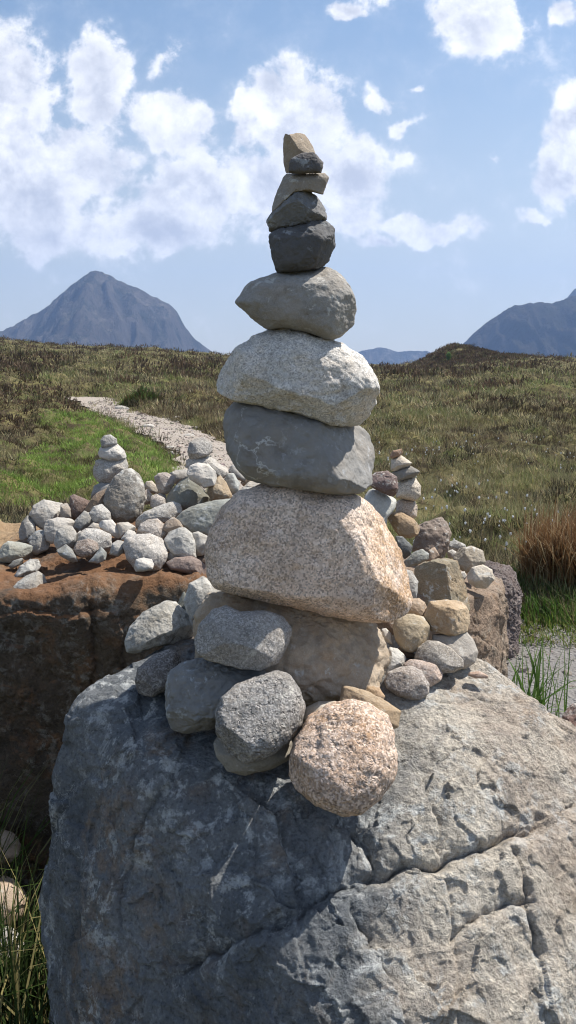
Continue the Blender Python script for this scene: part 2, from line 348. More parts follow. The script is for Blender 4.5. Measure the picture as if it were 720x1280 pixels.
rock('stone', 'smooth grey stone half under the cleft tan block', [(320, 372), (400, 365), (490, 352), (527, 400), (549, 460), (531, 512), (480, 543), (420, 540), (350, 480), (325, 430)], 1.595, M['fine'], (.31, .29, .265), 'F', lvl=5, facets=3, depth=.9, rough=.03, group=FOOT)
rock('stone', 'speckled grey oval stone in front of the smooth grey stone', [(233, 490), (250, 438), (300, 400), (350, 406), (420, 443), (472, 500), (473, 537), (420, 563), (370, 565), (300, 545), (250, 520)], 1.545, M['gran'], (.24, .225, .205), 'F', lvl=5, facets=2, depth=.85, rough=.035, group=FOOT)
rock('stone', 'pinkish rounded stone half hidden behind the foremost oval at right', [(175, 520), (210, 495), (270, 498), (340, 523), (380, 560), (362, 602), (310, 634), (240, 620), (190, 560)], 1.515, M['gran'], (.34, .27, .235), 'F', lvl=5, facets=2, depth=.85, rough=.035, group=FOOT)
rock('stone', 'grey purple oval stone, foremost of the pile right of the cairn', [(80, 600), (100, 560), (160, 534), (220, 528), (270, 558), (306, 620), (301, 667), (260, 697), (220, 700), (150, 678), (95, 642)], 1.475, M['gran'], (.25, .225, .21), 'F', lvl=5, facets=2, depth=.8, rough=.035, group=FOOT)
rock('stone', 'pale stone with whitish top squeezed beside the lowest cairn stone', [(60, 600), (80, 485), (110, 436), (150, 443), (192, 490), (175, 535), (110, 585)], 1.55, M['lich'], T['pale'], 'F', lvl=5, facets=3, group=FOOT)
rock('stone', 'small brown stone in the dark gap below the round tan stone', [(143, 442), (170, 430), (220, 450), (240, 480), (212, 500), (165, 485)], 1.60, M['fine'], T['brown'], 'F', lvl=4, group=FOOT)
rock('stone', 'shaded brown stone behind the round tan stone', [(50, 290), (100, 270), (175, 270), (190, 330), (140, 390), (80, 350)], 1.70, M['fine'], T['brown'], 'F', lvl=4, group=FOOT)
rock('stone', 'dark rusty pebble under the foremost grey purple oval', [(65, 655), (90, 633), (150, 660), (150, 692), (85, 695)], 1.49, M['fine'], (.16, .10, .07), 'F', lvl=4, group=FOOT)
rock('stone', 'pale chip standing between brown cairn base and round tan stone', [(68, 345), (90, 340), (118, 370), (125, 425), (90, 410), (70, 380)], 1.61, M['fine'], T['pale'], 'F', lvl=4, group=FOOT)
rock('pebble', 'flat pinkish pebble lying alone on the sunlit boulder top', [(497, 576), (510, 561), (560, 555), (601, 580), (596, 592), (540, 592)], 1.52, M['fine'], (.36, .25, .19), 'F', lvl=4, depth=1.0, cat='pebble')
rock('stone', 'spotted grey stone showing beside the right edge of the pink block', [(165, 60), (190, 45), (222, 58), (250, 110), (246, 162), (236, 202), (190, 208)], 1.75, M['lich'], T['grey'], 'F', lvl=5, facets=2, group=FOOT)

# heap on the tan boulder at the right
rock('block', 'green grey block with rusty orange top, below the right heap', [(200, 470), (205, 458), (250, 443), (300, 423), (340, 438), (366, 520), (380, 600), (300, 620), (215, 600)], 1.90, M['stain'], (.17, .165, .125), 'G', lvl=6, facets=0, depth=.7, box=3.4, sharp=.95, rough=.05, seed=77, group=SIDE, cat='stone', tilt=0, chips=[(-.3, -.95, .05, .55), (.80, -.55, .2, .62), (.05, -.25, .95, .80)])
rock('stone', 'brown cracked angular rock, biggest of the heap on the tan boulder', [(295, 610), (330, 478), (400, 453), (460, 433), (497, 478), (510, 530), (495, 610), (472, 660), (400, 690), (330, 660)], 2.27, M['fine'], (.19, .15, .125), 'E', lvl=5, facets=5, depth=.7, box=3, rough=.07, sharp=.95, group=SIDE)
rock('stone', 'small tan triangular stone leaning on the cracked brown rock', [(375, 682), (385, 620), (420, 600), (447, 650), (405, 685)], 2.13, M['fine'], (.30, .22, .16), 'E', lvl=4, facets=3, sharp=.9, group=SIDE)
rock('stone', 'grey banded flat stone tilted in front of the cracked brown rock', [(248, 682), (300, 630), (350, 613), (387, 640), (382, 672), (320, 704), (268, 714)], 2.05, M['slate'], (.24, .25, .235), 'E', lvl=5, facets=3, depth=.8, group=SIDE)
rock('stone', 'dark stone with a white vein under the brown oval, right heap', [(200, 540), (240, 542), (296, 600), (286, 645), (250, 670), (210, 620)], 2.12, M['slate'], (.10, .11, .12), 'E', lvl=5, facets=3, group=SIDE)
rock('stone', 'brown oval stone below the little right hand cairn', [(150, 430), (175, 406), (230, 403), (300, 443), (335, 490), (322, 533), (280, 553), (220, 538), (185, 492)], 2.2, M['stain'], (.27, .21, .15), 'E', lvl=5, facets=3, depth=.9, group=SIDE)
rock('stone', 'pinkish cream stone, lowest of the little right hand cairn', [(198, 405), (210, 343), (250, 325), (310, 343), (323, 385), (316, 432), (290, 446), (240, 420)], 2.25, M['gran'], (.42, .35, .29), 'E', lvl=5, facets=3, depth=.9, group=SIDE)
rock('stone', 'squarish cream granite, second stone up in the little right hand cairn', [(203, 322), (215, 238), (260, 217), (310, 212), (341, 260), (339, 312), (310, 344), (260, 332)], 2.25, M['gran'], T['cream'], 'E', lvl=5, facets=3, depth=.9, group=SIDE)
rock('stone', 'dark grey flat slab jutting right in the little right hand cairn', [(178, 182), (240, 156), (280, 143), (336, 178), (310, 208), (260, 220), (215, 232), (190, 205)], 2.25, M['slate'], (.2, .2, .195), 'E', lvl=5, facets=3, depth=1.1, sharp=.9, group=SIDE)
rock('stone', 'cream wedge under the tiny brown cap of the little right hand cairn', [(174, 168), (174, 110), (230, 86), (292, 130), (270, 150), (200, 176)], 2.25, M['fine'], T['cream'], 'E', lvl=5, facets=3, depth=1.1, sharp=.9, group=SIDE)
rock('stone', 'tiny reddish brown stone capping the little right hand cairn', [(165, 95), (185, 60), (235, 49), (241, 75), (220, 92), (180, 105)], 2.25, M['fine'], (.26, .16, .1), 'E', lvl=4, group=SIDE)
rock('stone', 'purple brown angular block perched on the pale blue grey stone', [(48, 247), (65, 198), (95, 180), (155, 174), (209, 210), (214, 280), (190, 325), (150, 306), (80, 272)], 2.14, M['fine'], T['purple'], 'E', lvl=5, facets=5, depth=.8, box=3, sharp=.9, rough=.05, group=SIDE)
rock('stone', 'pale blue grey stone under the purple brown block', [(28, 318), (50, 278), (90, 268), (150, 296), (206, 340), (201, 392), (150, 436), (140, 520), (145, 700), (70, 750), (10, 620), (15, 430)], 2.14, M['lich'], (.34, .36, .35), 'E', lvl=5, facets=3, depth=.9, group=SIDE)
rock('stone', 'small dark flat stone right of the cracked brown rock', [(490, 615), (500, 570), (540, 563), (592, 588), (597, 608), (550, 628)], 2.35, M['lich'], (.2, .19, .175), 'E', lvl=4, group=SIDE)
rock('stone', 'rounded grey tan stone on the tan boulder, behind the cream one', [(325, 430), (345, 399), (385, 392), (420, 409), (429, 445), (402, 472), (365, 480), (335, 458)], 2.14, M['fine'], (.29, .26, .21), 'G', lvl=5, facets=3, depth=.9, group=SIDE)
rock('stone', 'cream faceted stone, rightmost on top of the tan boulder', [(369, 490), (385, 461), (420, 451), (450, 469), (458, 500), (430, 529), (400, 525), (375, 512)], 2.03, M['fine'], T['cream'], 'G', lvl=5, facets=5, depth=.9, sharp=.85, group=SIDE)
rock('stone', 'tiny pale stone between orange topped block and cream faceted stone', [(346, 475), (362, 474), (370, 490), (358, 505)], 2.08, M['fine'], T['pale'], 'G', lvl=4, group=SIDE)
rock('stone', 'flat pale stone below the small dark flat stone, right heap', [(490, 625), (520, 615), (560, 640), (530, 668), (495, 665)], 2.28, M['fine'], T['pale'], 'E', lvl=4, group=SIDE)

# the heap on the rust brown boulder at the left
def hY(reg, pts):
    x0, y0, s = REG[reg]; p = np.array(pts, float) / s + np.array([x0, y0])
    return 2.16 + max(0, 712 - p[:, 1].max()) * .0062
def heap(label, reg, pts, mat, tint, Y=None, **kw):
    kw.setdefault('lvl', 5); kw.setdefault('depth', .9); kw.setdefault('facets', 5); kw.setdefault('rough', .045); kw.setdefault('grow', 1.04)
    t = np.array(T[tint] if isinstance(tint, str) else tint)
    t = tuple((t * .72 + t.mean() * .28) * .88)
    return rock('stone', label, pts, Y or hY(reg, pts) + .05, M[mat], t, reg, group=HEAP, **kw)

heap('greenish grey wedge, leftmost stone of the left heap', 'A', [(-10, 385), (10, 330), (40, 306), (100, 313), (160, 330), (156, 362), (110, 395), (50, 412), (-10, 410)], 'fine', (.29, .31, .27), Y=2.3)
heap('thin dark flat stone below the leftmost greenish wedge', 'A', [(40, 430), (70, 402), (110, 390), (120, 405), (100, 425), (60, 445)], 'slate', (.2, .2, .185), Y=2.24, lvl=4)
heap('dark speckled stone leaning on the white fronted stone at far left', 'A', [(73, 482), (100, 430), (150, 396), (190, 398), (205, 430), (175, 475), (120, 500), (90, 505)], 'lich', 'mid', Y=2.2)
heap('pale angular stone with tan crown, alone at the heap\'s lower left', 'A', [(63, 541), (90, 508), (150, 473), (190, 456), (222, 480), (237, 540), (227, 592), (180, 620), (130, 604), (80, 574)], 'lich', (.33, .32, .29), Y=2.13)
heap('little grey stone behind the pale angular stone at far left', 'A', [(43, 548), (55, 508), (85, 500), (85, 550)], 'fine', 'grey', Y=2.22, lvl=4)
heap('thin grey slate lying by itself on the boulder edge, far left', 'A', [(153, 656), (200, 600), (275, 551), (290, 575), (260, 612), (210, 648)], 'slate', (.34, .35, .34), Y=2.08, lvl=4, sharp=.9)
heap('shaded blue grey stone at the heap\'s left rim', 'A', [(93, 262), (110, 210), (140, 178), (175, 200), (180, 280), (130, 314), (100, 298)], 'fine', (.2, .21, .22), Y=2.5)
heap('narrow dark shard between two grey stones near the left rim', 'A', [(135, 305), (150, 280), (180, 255), (215, 248), (185, 290), (150, 320)], 'slate', (.14, .15, .16), Y=2.46, lvl=4)
heap('large pale rounded stone at the heap\'s upper left', 'A', [(148, 172), (170, 128), (220, 98), (260, 108), (312, 118), (312, 185), (265, 230), (215, 248), (180, 220)], 'fine', 'pale', Y=2.55)
heap('grey slanting stone below the large pale rounded one', 'A', [(146, 312), (180, 268), (232, 246), (260, 300), (235, 350), (185, 374), (158, 358)], 'fine', (.26, .265, .26), Y=2.4)
heap('pale flat topped block left of the middle of the left heap', 'A', [(220, 242), (230, 203), (290, 188), (360, 196), (378, 215), (340, 250), (300, 290), (260, 318), (233, 302)], 'fine', (.42, .4, .37), Y=2.42)
heap('small upright brownish stone beside the dark red triangle', 'A', [(301, 182), (304, 124), (330, 116), (354, 124), (356, 188), (320, 195)], 'fine', (.31, .27, .235), Y=2.52, lvl=4)
heap('dark red brown triangular stone, upper left heap', 'A', [(346, 190), (350, 83), (370, 73), (448, 105), (442, 140), (400, 185), (370, 205)], 'fine', (.15, .09, .07), Y=2.55, sharp=.95)
heap('grey rounded stone right below the dark red triangle', 'A', [(360, 240), (373, 205), (420, 156), (457, 168), (475, 210), (445, 240), (395, 258)], 'fine', (.27, .28, .28), Y=2.46)
heap('light grey round stone left of the tall standing stone', 'A', [(446, 166), (470, 133), (510, 120), (552, 165), (554, 198), (510, 216), (470, 212)], 'gran', (.38, .38, .37), Y=2.42)
heap('grey egg shaped stone at the front left of the heap', 'A', [(270, 312), (285, 253), (325, 226), (362, 233), (383, 270), (375, 325), (330, 356), (288, 348)], 'fine', (.33, .33, .315), Y=2.26)
heap('brown round stone at the front of the heap above the rusty rock', 'A', [(366, 352), (385, 308), (440, 293), (488, 314), (491, 347), (460, 378), (410, 389), (378, 373)], 'gran', (.24, .185, .155), Y=2.2)
heap('pale smooth block behind the brown round front stone', 'A', [(358, 325), (390, 268), (430, 243), (500, 248), (553, 273), (558, 332), (540, 366), (480, 370), (400, 350)], 'gran', 'pale', Y=2.28)
heap('grey triangular slate pointing down over the rusty rock', 'A', [(283, 352), (330, 322), (362, 350), (394, 406), (360, 411), (300, 378)], 'slate', (.24, .255, .25), Y=2.17, lvl=4, sharp=.95)
heap('blue grey pointed shard beside the brown round front stone', 'A', [(443, 409), (480, 368), (505, 333), (534, 365), (527, 402), (490, 416)], 'slate', (.26, .29, .29), Y=2.17, lvl=4, sharp=.95)
heap('small grey upright stone between blue shard and big white stone', 'A', [(548, 372), (560, 318), (590, 301), (620, 308), (616, 362), (590, 383)], 'fine', (.32, .32, .31), Y=2.2, lvl=4)
heap('pale flat flake in the middle of the left heap', 'A', [(488, 222), (510, 203), (560, 198), (594, 240), (604, 295), (570, 285), (520, 255)], 'fine', 'white', Y=2.36, lvl=4)
heap('pale flake with a ridge, right of the flat one mid heap', 'A', [(585, 215), (640, 210), (676, 235), (674, 262), (640, 270), (600, 290)], 'fine', (.43, .41, .37), Y=2.36, lvl=4)
heap('small whitish pointed stone above the big white stone', 'A', [(605, 295), (640, 248), (674, 258), (690, 290), (650, 310)], 'fine', 'white', Y=2.26, lvl=4)
heap('little pale stone behind the pale smooth block', 'A', [(436, 240), (465, 213), (494, 220), (500, 250), (460, 258)], 'fine', 'pale', Y=2.38, lvl=4)
heap('little pale stone between grey egg and pale smooth block', 'A', [(352, 332), (362, 292), (400, 253), (420, 270), (395, 320), (370, 340)], 'fine', 'pale', Y=2.3, lvl=4)
heap('biggest white rounded stone at the front of the left heap', 'D', [(113, 280), (125, 238), (180, 218), (260, 213), (325, 238), (357, 290), (352, 352), (310, 412), (270, 418), (180, 404), (130, 352)], 'gran', (.43, .41, .385), Y=2.2)
heap('small white stone in front of the biggest white rounded stone', 'D', [(168, 405), (180, 358), (220, 348), (267, 356), (280, 385), (272, 413), (220, 425), (180, 423)], 'fine', 'white', Y=2.08, lvl=4)
heap('white stone with grey speckles right of the biggest white one', 'D', [(338, 252), (370, 203), (420, 183), (455, 178), (492, 210), (514, 260), (518, 350), (450, 356), (390, 340), (350, 295)], 'lich', (.36, .37, .36), Y=2.24)
heap('flat reddish slab at the right front of the left heap', 'D', [(353, 376), (400, 347), (490, 338), (542, 363), (578, 400), (567, 438), (500, 443), (440, 428), (380, 413)], 'fine', (.24, .165, .14), Y=2.18, sharp=.9)
heap('small pale stone on the left end of the reddish slab', 'D', [(355, 355), (358, 323), (395, 308), (432, 316), (440, 342), (400, 358)], 'fine', 'pale', Y=2.22, lvl=4)
heap('pinkish rounded stone behind the biggest white one', 'D', [(183, 215), (205, 158), (250, 133), (300, 128), (342, 165), (358, 210), (320, 248), (260, 240)], 'gran', (.36, .315, .28), Y=2.3)
heap('tan brown stone leaning over the grey speckled white stone', 'D', [(328, 188), (345, 148), (390, 117), (422, 138), (448, 180), (420, 200), (370, 216)], 'fine', (.29, .225, .17), Y=2.3, lvl=4)
heap('long pale slab across the middle of the left heap', 'D', [(163, 195), (185, 128), (230, 88), (320, 53), (390, 30), (427, 48), (440, 92), (400, 130), (345, 150), (290, 150), (230, 180)], 'gran', (.38, .37, .345), Y=2.42)
heap('big sloping grey green slab beside the pink cairn block', 'D', [(403, 127), (450, 83), (520, 48), (620, 28), (730, 15), (720, 80), (660, 160), (610, 225), (520, 222), (450, 190), (410, 155)], 'slate', (.25, .275, .255), Y=2.36, depth=.6)
heap('pale grey stone low beside the grey green slab', 'D', [(490, 212), (530, 200), (595, 235), (590, 305), (550, 335), (512, 335), (508, 265)], 'fine', (.37, .365, .34), Y=2.25, lvl=4)
heap('small tan stone at the edge of the pink cairn block', 'D', [(560, 322), (570, 278), (600, 262), (612, 330), (580, 355)], 'fine', (.33, .275, .21), Y=2.2, lvl=4)
heap('dark rusty stone under the reddish slab\'s right end', 'D', [(512, 340), (560, 332), (610, 365), (600, 410), (555, 400)], 'fine', (.14, .09, .065), Y=2.24, lvl=4)
heap('round grey granite capping the short cairn by the path', 'C', [(246, 150), (260, 103), (300, 80), (340, 78), (382, 105), (387, 150), (360, 178), (310, 194), (260, 198)], 'gran', (.31, .295, .275), Y=2.6)
heap('long pale stone, second in the short cairn by the path', 'C', [(236, 244), (239, 204), (275, 188), (340, 180), (400, 198), (412, 220), (467, 245), (472, 282), (440, 306), (400, 306), (300, 270)], 'gran', 'pale', Y=2.6)
heap('whitish rough oval propped in front of the short cairn', 'C', [(241, 280), (260, 238), (300, 220), (360, 226), (402, 265), (412, 300), (392, 344), (340, 358), (300, 335), (263, 313)], 'fine', 'white', Y=2.48)
heap('orange tan jagged stone right of the whitish rough oval', 'C', [(355, 385), (365, 350), (415, 303), (430, 291), (462, 330), (493, 400), (482, 435), (430, 430), (380, 430)], 'stain', (.40, .31, .19), Y=2.5)
heap('blue grey egg right of the orange tan jagged stone', 'C', [(453, 310), (475, 278), (505, 278), (537, 330), (532, 378), (500, 400), (470, 370)], 'fine', (.33, .36, .355), Y=2.55, lvl=4)
heap('grey stone behind the blue grey egg', 'C', [(472, 265), (495, 233), (520, 221), (550, 258), (585, 295), (560, 325), (500, 300)], 'fine', (.31, .31, .305), Y=2.68, lvl=4)
heap('small tan stone behind the pale lump beside the veined cairn stone', 'C', [(543, 328), (570, 300), (615, 303), (620, 330), (560, 350)], 'stain', (.37, .27, .17), Y=2.68, lvl=4)
heap('pale lump just above the pink cairn block\'s left shoulder', 'C', [(550, 360), (600, 318), (637, 308), (664, 355), (640, 385), (570, 385)], 'fine', 'cream', Y=2.62, lvl=4)
heap('flat grey stone touching the pink cairn block\'s left shoulder', 'C', [(493, 425), (530, 378), (560, 358), (690, 355), (680, 395), (560, 430)], 'fine', (.36, .365, .35), Y=2.5, lvl=4)
heap('dark green angular rock with lit right facet, under the whitish oval', 'C', [(118, 435), (150, 378), (200, 328), (250, 298), (300, 335), (385, 430), (350, 470), (240, 485), (180, 480), (130, 450)], 'slate', (.185, .195, .165), Y=2.54, sharp=.9, facets=5)
heap('flat grey stone behind the dark green angular rock', 'C', [(146, 275), (185, 258), (240, 258), (255, 295), (200, 345), (150, 320)], 'fine', (.33, .33, .32), Y=2.68, lvl=4)
heap('pinkish spotted stone left of the dark green angular rock', 'C', [(58, 300), (80, 278), (130, 273), (172, 300), (168, 342), (130, 394), (88, 388), (68, 342)], 'lich', (.33, .27, .24), Y=2.58)
heap('long pale pebble beside the pinkish spotted stone', 'C', [(-5, 352), (15, 323), (45, 320), (90, 370), (74, 396), (30, 386)], 'fine', 'cream', Y=2.62, lvl=4)
heap('small pinkish round stone under the pinkish spotted one', 'C', [(33, 465), (40, 408), (70, 393), (118, 420), (122, 455), (70, 480)], 'gran', (.37, .32, .28), Y=2.5, lvl=4)
heap('tiny pale stone between the spotted stone and the green angular rock', 'C', [(70, 400), (92, 383), (122, 398), (124, 424), (95, 420)], 'fine', 'pale', Y=2.56, lvl=4)
heap('pinkish stone at the right foot of the tall standing stone', 'C', [(-10, 380), (20, 368), (47, 400), (34, 450), (-10, 455)], 'gran', (.36, .3, .26), Y=2.56, lvl=4)
heap('smallest top stone of the three stone cairn by the grass', 'B', [(205, 92), (225, 67), (260, 60), (297, 85), (297, 112), (260, 132), (213, 134)], 'gran', 'grey', Y=2.7, lvl=4)
heap('flattish white middle stone of the three stone cairn', 'B', [(193, 167), (205, 132), (260, 117), (300, 113), (337, 150), (350, 187), (300, 206), (250, 206), (203, 188)], 'fine', 'white', Y=2.7)
heap('broad rounded bottom stone of the three stone cairn', 'B', [(166, 262), (180, 208), (230, 192), (300, 199), (345, 187), (359, 240), (350, 280), (300, 330), (250, 337), (190, 324), (170, 297)], 'gran', (.36, .345, .315), Y=2.7)
heap('tall dark standing stone with pale streaks, biggest of the left heap', 'B', [(228, 432), (245, 368), (285, 298), (330, 263), (380, 248), (422, 285), (447, 340), (457, 430), (432, 512), (390, 549), (310, 556), (263, 534), (238, 482)], 'lich', (.215, .20, .175), Y=2.5, lvl=6, depth=.75)
heap('grey stone under the three stone cairn', 'B', [(150, 415), (170, 348), (215, 325), (265, 330), (260, 390), (200, 420)], 'fine', (.27, .275, .28), Y=2.66, lvl=4)
heap('tan tipped brown stone left of the tall standing stone', 'B', [(115, 485), (150, 428), (180, 392), (240, 362), (248, 390), (240, 465), (160, 500)], 'stain', (.2, .135, .095), Y=2.52, sharp=.9)

# ------------------------------------------------------------------ boulders (rounded convex bodies with chips, ledges and cracks)
def hull_planes(pts):
    bm = bmesh.new()
    for p in pts: bm.verts.new(p)
    bmesh.ops.convex_hull(bm, input=bm.verts)
    bm.faces.ensure_lookup_table()
    out = []
    for f in bm.faces:
        f.normal_update()
        if f.calc_area() < 1e-6: continue
        n = np.array(f.normal); h = n.dot(np.array(f.verts[0].co))
        if not any(n.dot(m) > .999 and abs(h - g) < 1e-3 for m, g in out): out.append((n, h))
    bm.free()
    return out

def boulder(name, label, pts, mat, tint, lvl=7, k=16, amp=(.03, .012, .004), cracks=(), seed=1, carve=None, cat='boulder', plates=.0, chips=None):
    pts = np.array(pts, float); c = pts.mean(0)
    pl = hull_planes(pts)
    pl = [(n, h - n.dot(c)) for n, h in pl]
    if pl[0][1] < 0: pl = [(-n, -h) for n, h in pl]
    def radius(dirs):
        s = np.zeros(len(dirs))
        for n, h in pl:
            s += np.maximum(0, dirs @ n / max(h, 1e-4)) ** k
        return s ** (-1 / k)
    S, Fc = ico(lvl)
    r = radius(S)
    Q = c + S * r[:, None]
    # surface normal of the smooth body (by the planes)
    Nn = np.zeros_like(S)
    for n, h in pl: Nn += (np.maximum(0, S @ n / max(h, 1e-4)) ** (k - 1))[:, None] * n / max(h, 1e-4)
    Nn /= np.linalg.norm(Nn, axis=1)[:, None]
    d = fbm(Q * 2.2, 3, .5, seed=seed) * amp[0] + fbm(Q * 9, 4, .55, seed=seed + 1) * amp[1] + fbm(Q * 40, 4, .6, seed=seed + 2) * amp[2]
    # chipped plates: terraced noise makes broken, stepped faces
    if plates:
        t = fbm(Q * np.array([4.5, 4.5, 6.5]), 4, .5, seed=seed + 9) * 3.2
        fl = np.floor(t); fr = t - fl
        d += (fl + sstep(.78, 1.0, fr)) * plates
    seen = np.nonzero(((Q - np.array([0, 0, EYE])) * Nn).sum(1) < .25)[0]
    for nsd, tilt_, off_ in (chips or ()):
        rc = np.random.RandomState(seed + nsd)
        sd = Q[rc.randint(0, len(Q), nsd)] + rc.normal(size=(nsd, 3)) * .01
        gr_ = rc.normal(size=(nsd, 3)); gr_ *= tilt_ * rc.uniform(.2, 1.3, (nsd, 1)) / np.linalg.norm(gr_, axis=1)[:, None]
        of = rc.uniform(-off_, off_, nsd)
        Qw_ = (Q + np.stack([fbm(Q * 8, 4, .55, seed=60 + j) for j in range(3)], 1) * .03).astype(np.float32); s32 = sd.astype(np.float32)
        for i0 in range(0, len(seen), 20000):
            ii = seen[i0:i0 + 20000]; q_ = Qw_[ii]
            d2 = (q_ ** 2).sum(1)[:, None] - 2 * q_ @ s32.T + (s32 ** 2).sum(1)[None]
            id_ = d2.argmin(1)
            d[ii] += np.clip(np.einsum('ij,ij->i', Q[ii] - sd[id_], gr_[id_]), -.012, .012) + of[id_]
    def hit(px, py):
        o = np.array([0, 0, EYE]); rd = ray(px, py); rd /= np.linalg.norm(rd)
        ts = np.linspace(.5, 4, 1400); P = o + ts[:, None] * rd
        rel = P - c; L = np.linalg.norm(rel, axis=1)
        ins = L < radius(rel / L[:, None])
        return P[np.argmax(ins)] if ins.any() else None
    wob = np.stack([fbm(Q * 14, 3, .5, seed=40 + j) for j in range(3)], 1) * .012
    for (line, depth, width, step, reach) in cracks:
        W = [hit(*p) for p in line]; W = [w for w in W if w is not None]
        best = np.full(len(Q), 9.0); side = np.zeros(len(Q)); tpos = np.zeros(len(Q))
        Qw = Q + wob
        for i in range(len(W) - 1):
            a, b = W[i], W[i + 1]; ab = b - a
            t = np.clip(((Qw - a) @ ab) / ab.dot(ab), 0, 1)
            v = Qw - (a + t[:, None] * ab); dist = np.linalg.norm(v, axis=1)
            up = dist < best
            best = np.where(up, dist, best)
            sgn = np.einsum('ij,ij->i', np.cross(np.broadcast_to(ab / np.linalg.norm(ab), v.shape), v), -Nn)
            side = np.where(up, sgn, side)          # >0: below / right of a crack drawn left to right
            tpos = np.where(up, (i + t) / max(1, len(W) - 1), tpos)
        taper = sstep(0, .12, tpos) * sstep(1, .88, tpos)
        taper = .25 + .75 * taper
        d -= depth * 1.15 * np.exp(-(best / (width * .75)) ** 1.15) * taper
        d += np.where(side > 0, 1, 0) * step * np.exp(-(best / reach) ** 2) * taper
    if carve is not None: d += carve(Q)
    Q = Q + Nn * d[:, None]
    base = np.array([c[0], c[1], Q[:, 2].min()])
    o = mesh_obj(name, Q - base, Fc, mat, True, base)
    o.color = (*tint, 1)
    return tag(o, label, cat)

def topz(row):      # the sloping top of the big boulder: Y for a photo row
    b = (640.0 - row) / F
    q = -(-SP + CP * b) / (CP + SP * b)
    return 1.145 / (q + .364)
def tp(px, row, dy=0): return at(px, row, topz(row) + dy)

def boulder_mat(name, cols, lich=(.52, .54, .55), rust=(.3, .18, .09), rust_amt=.3, lich_amt=.6, dark=(.06, .065, .07), bump=.8, pale_end=None, far=None, top=None):
    m, N = new_mat(name)
    tc = N.node('ShaderNodeTexCoord').outputs['Object']
    wv = N.vmath('ADD', tc, N.vmath('SCALE', N.noise(tc, 5, 3, out=1), .12))
    big = N.noise(wv, 3.2, 6, .6)
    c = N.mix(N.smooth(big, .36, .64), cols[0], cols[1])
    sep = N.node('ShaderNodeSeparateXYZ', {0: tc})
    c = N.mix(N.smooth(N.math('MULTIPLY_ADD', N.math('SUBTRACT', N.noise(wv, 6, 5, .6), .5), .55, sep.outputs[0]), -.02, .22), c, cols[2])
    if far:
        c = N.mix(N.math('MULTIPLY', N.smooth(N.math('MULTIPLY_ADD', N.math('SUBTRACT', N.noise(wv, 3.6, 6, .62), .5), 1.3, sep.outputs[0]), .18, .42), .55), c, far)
    c = N.mix(N.math('MULTIPLY', N.smooth(N.noise(wv, 21, 8, .68), .5, .68), .55), c, dark)
    if rust_amt: c = N.mix(N.math('MULTIPLY', N.math('MULTIPLY', N.smooth(N.noise(wv, 4.3, 6, .6), .5, .63), N.smooth(N.noise(wv, 30, 5, .65), .4, .6)), rust_amt), c, rust)
    blot = N.math('MULTIPLY', N.smooth(N.noise(wv, 26, 10, .74), .5, .59), N.smooth(N.noise(wv, 5.5, 5, .6), .42, .60))
    c = N.mix(N.math('MULTIPLY', blot, lich_amt), c, lich)
    fine = N.noise(tc, 150, 5, .7)
    c = N.mix(N.math('MULTIPLY', N.smooth(fine, .53, .63), .5), c, N.mix(1.0, c, (1.7, 1.7, 1.65), 'MULTIPLY'))
    c = N.mix(N.math('MULTIPLY', N.smooth(fine, .46, .36), .6), c, N.mix(1.0, c, (.35, .34, .33), 'MULTIPLY'))
    if top:       # redder, paler colour on upward faces
        nt = N.node('ShaderNodeSeparateXYZ', {0: N.node('ShaderNodeNewGeometry').outputs['Normal']}).outputs[2]
        c = N.mix(N.math('MULTIPLY', N.math('MULTIPLY', N.smooth(nt, .25, .6), N.smooth(N.noise(wv, 8, 6, .65), .3, .55)), .85), c, top)
    if pale_end:      # paler colour on upward faces towards one end
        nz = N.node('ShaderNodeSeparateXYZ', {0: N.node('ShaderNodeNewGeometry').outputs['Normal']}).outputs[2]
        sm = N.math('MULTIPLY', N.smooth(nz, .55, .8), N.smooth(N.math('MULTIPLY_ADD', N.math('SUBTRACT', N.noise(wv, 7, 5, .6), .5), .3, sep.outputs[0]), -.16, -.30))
        c = N.mix(N.math('MULTIPLY', sm, .6), c, pale_end)
    # thin pale mineral lines
    ed = N.node('ShaderNodeTexVoronoi', {'Vector': N.vmath('ADD', tc, N.vmath('SCALE', N.noise(tc, 9, 5, .7, out=1), .22)), 'Scale': 5.0}, feature='DISTANCE_TO_EDGE').outputs[0]
    c = N.mix(N.math('MULTIPLY', N.math('MULTIPLY', N.smooth(ed, 0, .012, 1, 0), N.smooth(N.noise(tc, 7, 3), .48, .62)), .5), c, lich)
    # broken, facetted skin with fine grain
    def facets(sc, k):
        fv = N.vmath('ADD', tc, N.vmath('SCALE', N.noise(tc, sc * .8, 4, .6, out=1), 1.2 / sc))
        fo = N.node('ShaderNodeTexVoronoi', {'Vector': fv, 'Scale': sc})
        return N.math('MULTIPLY', N.node('ShaderNodeVectorMath', {0: N.vmath('SUBTRACT', fv, fo.outputs['Position']), 1: N.vmath('SUBTRACT', fo.outputs['Color'], (.5, .5, .5))}, operation='DOT_PRODUCT').outputs['Value'], k)
    h = N.math('ADD', facets(26.0, 34.0), facets(75.0, 70.0))
    h = N.math('MULTIPLY_ADD', fine, 1.5, N.math('MULTIPLY_ADD', N.noise(tc, 48, 8, .74), 1.0, h))
    finish(N, c, .88, h, bump, .012, .25)
    return m

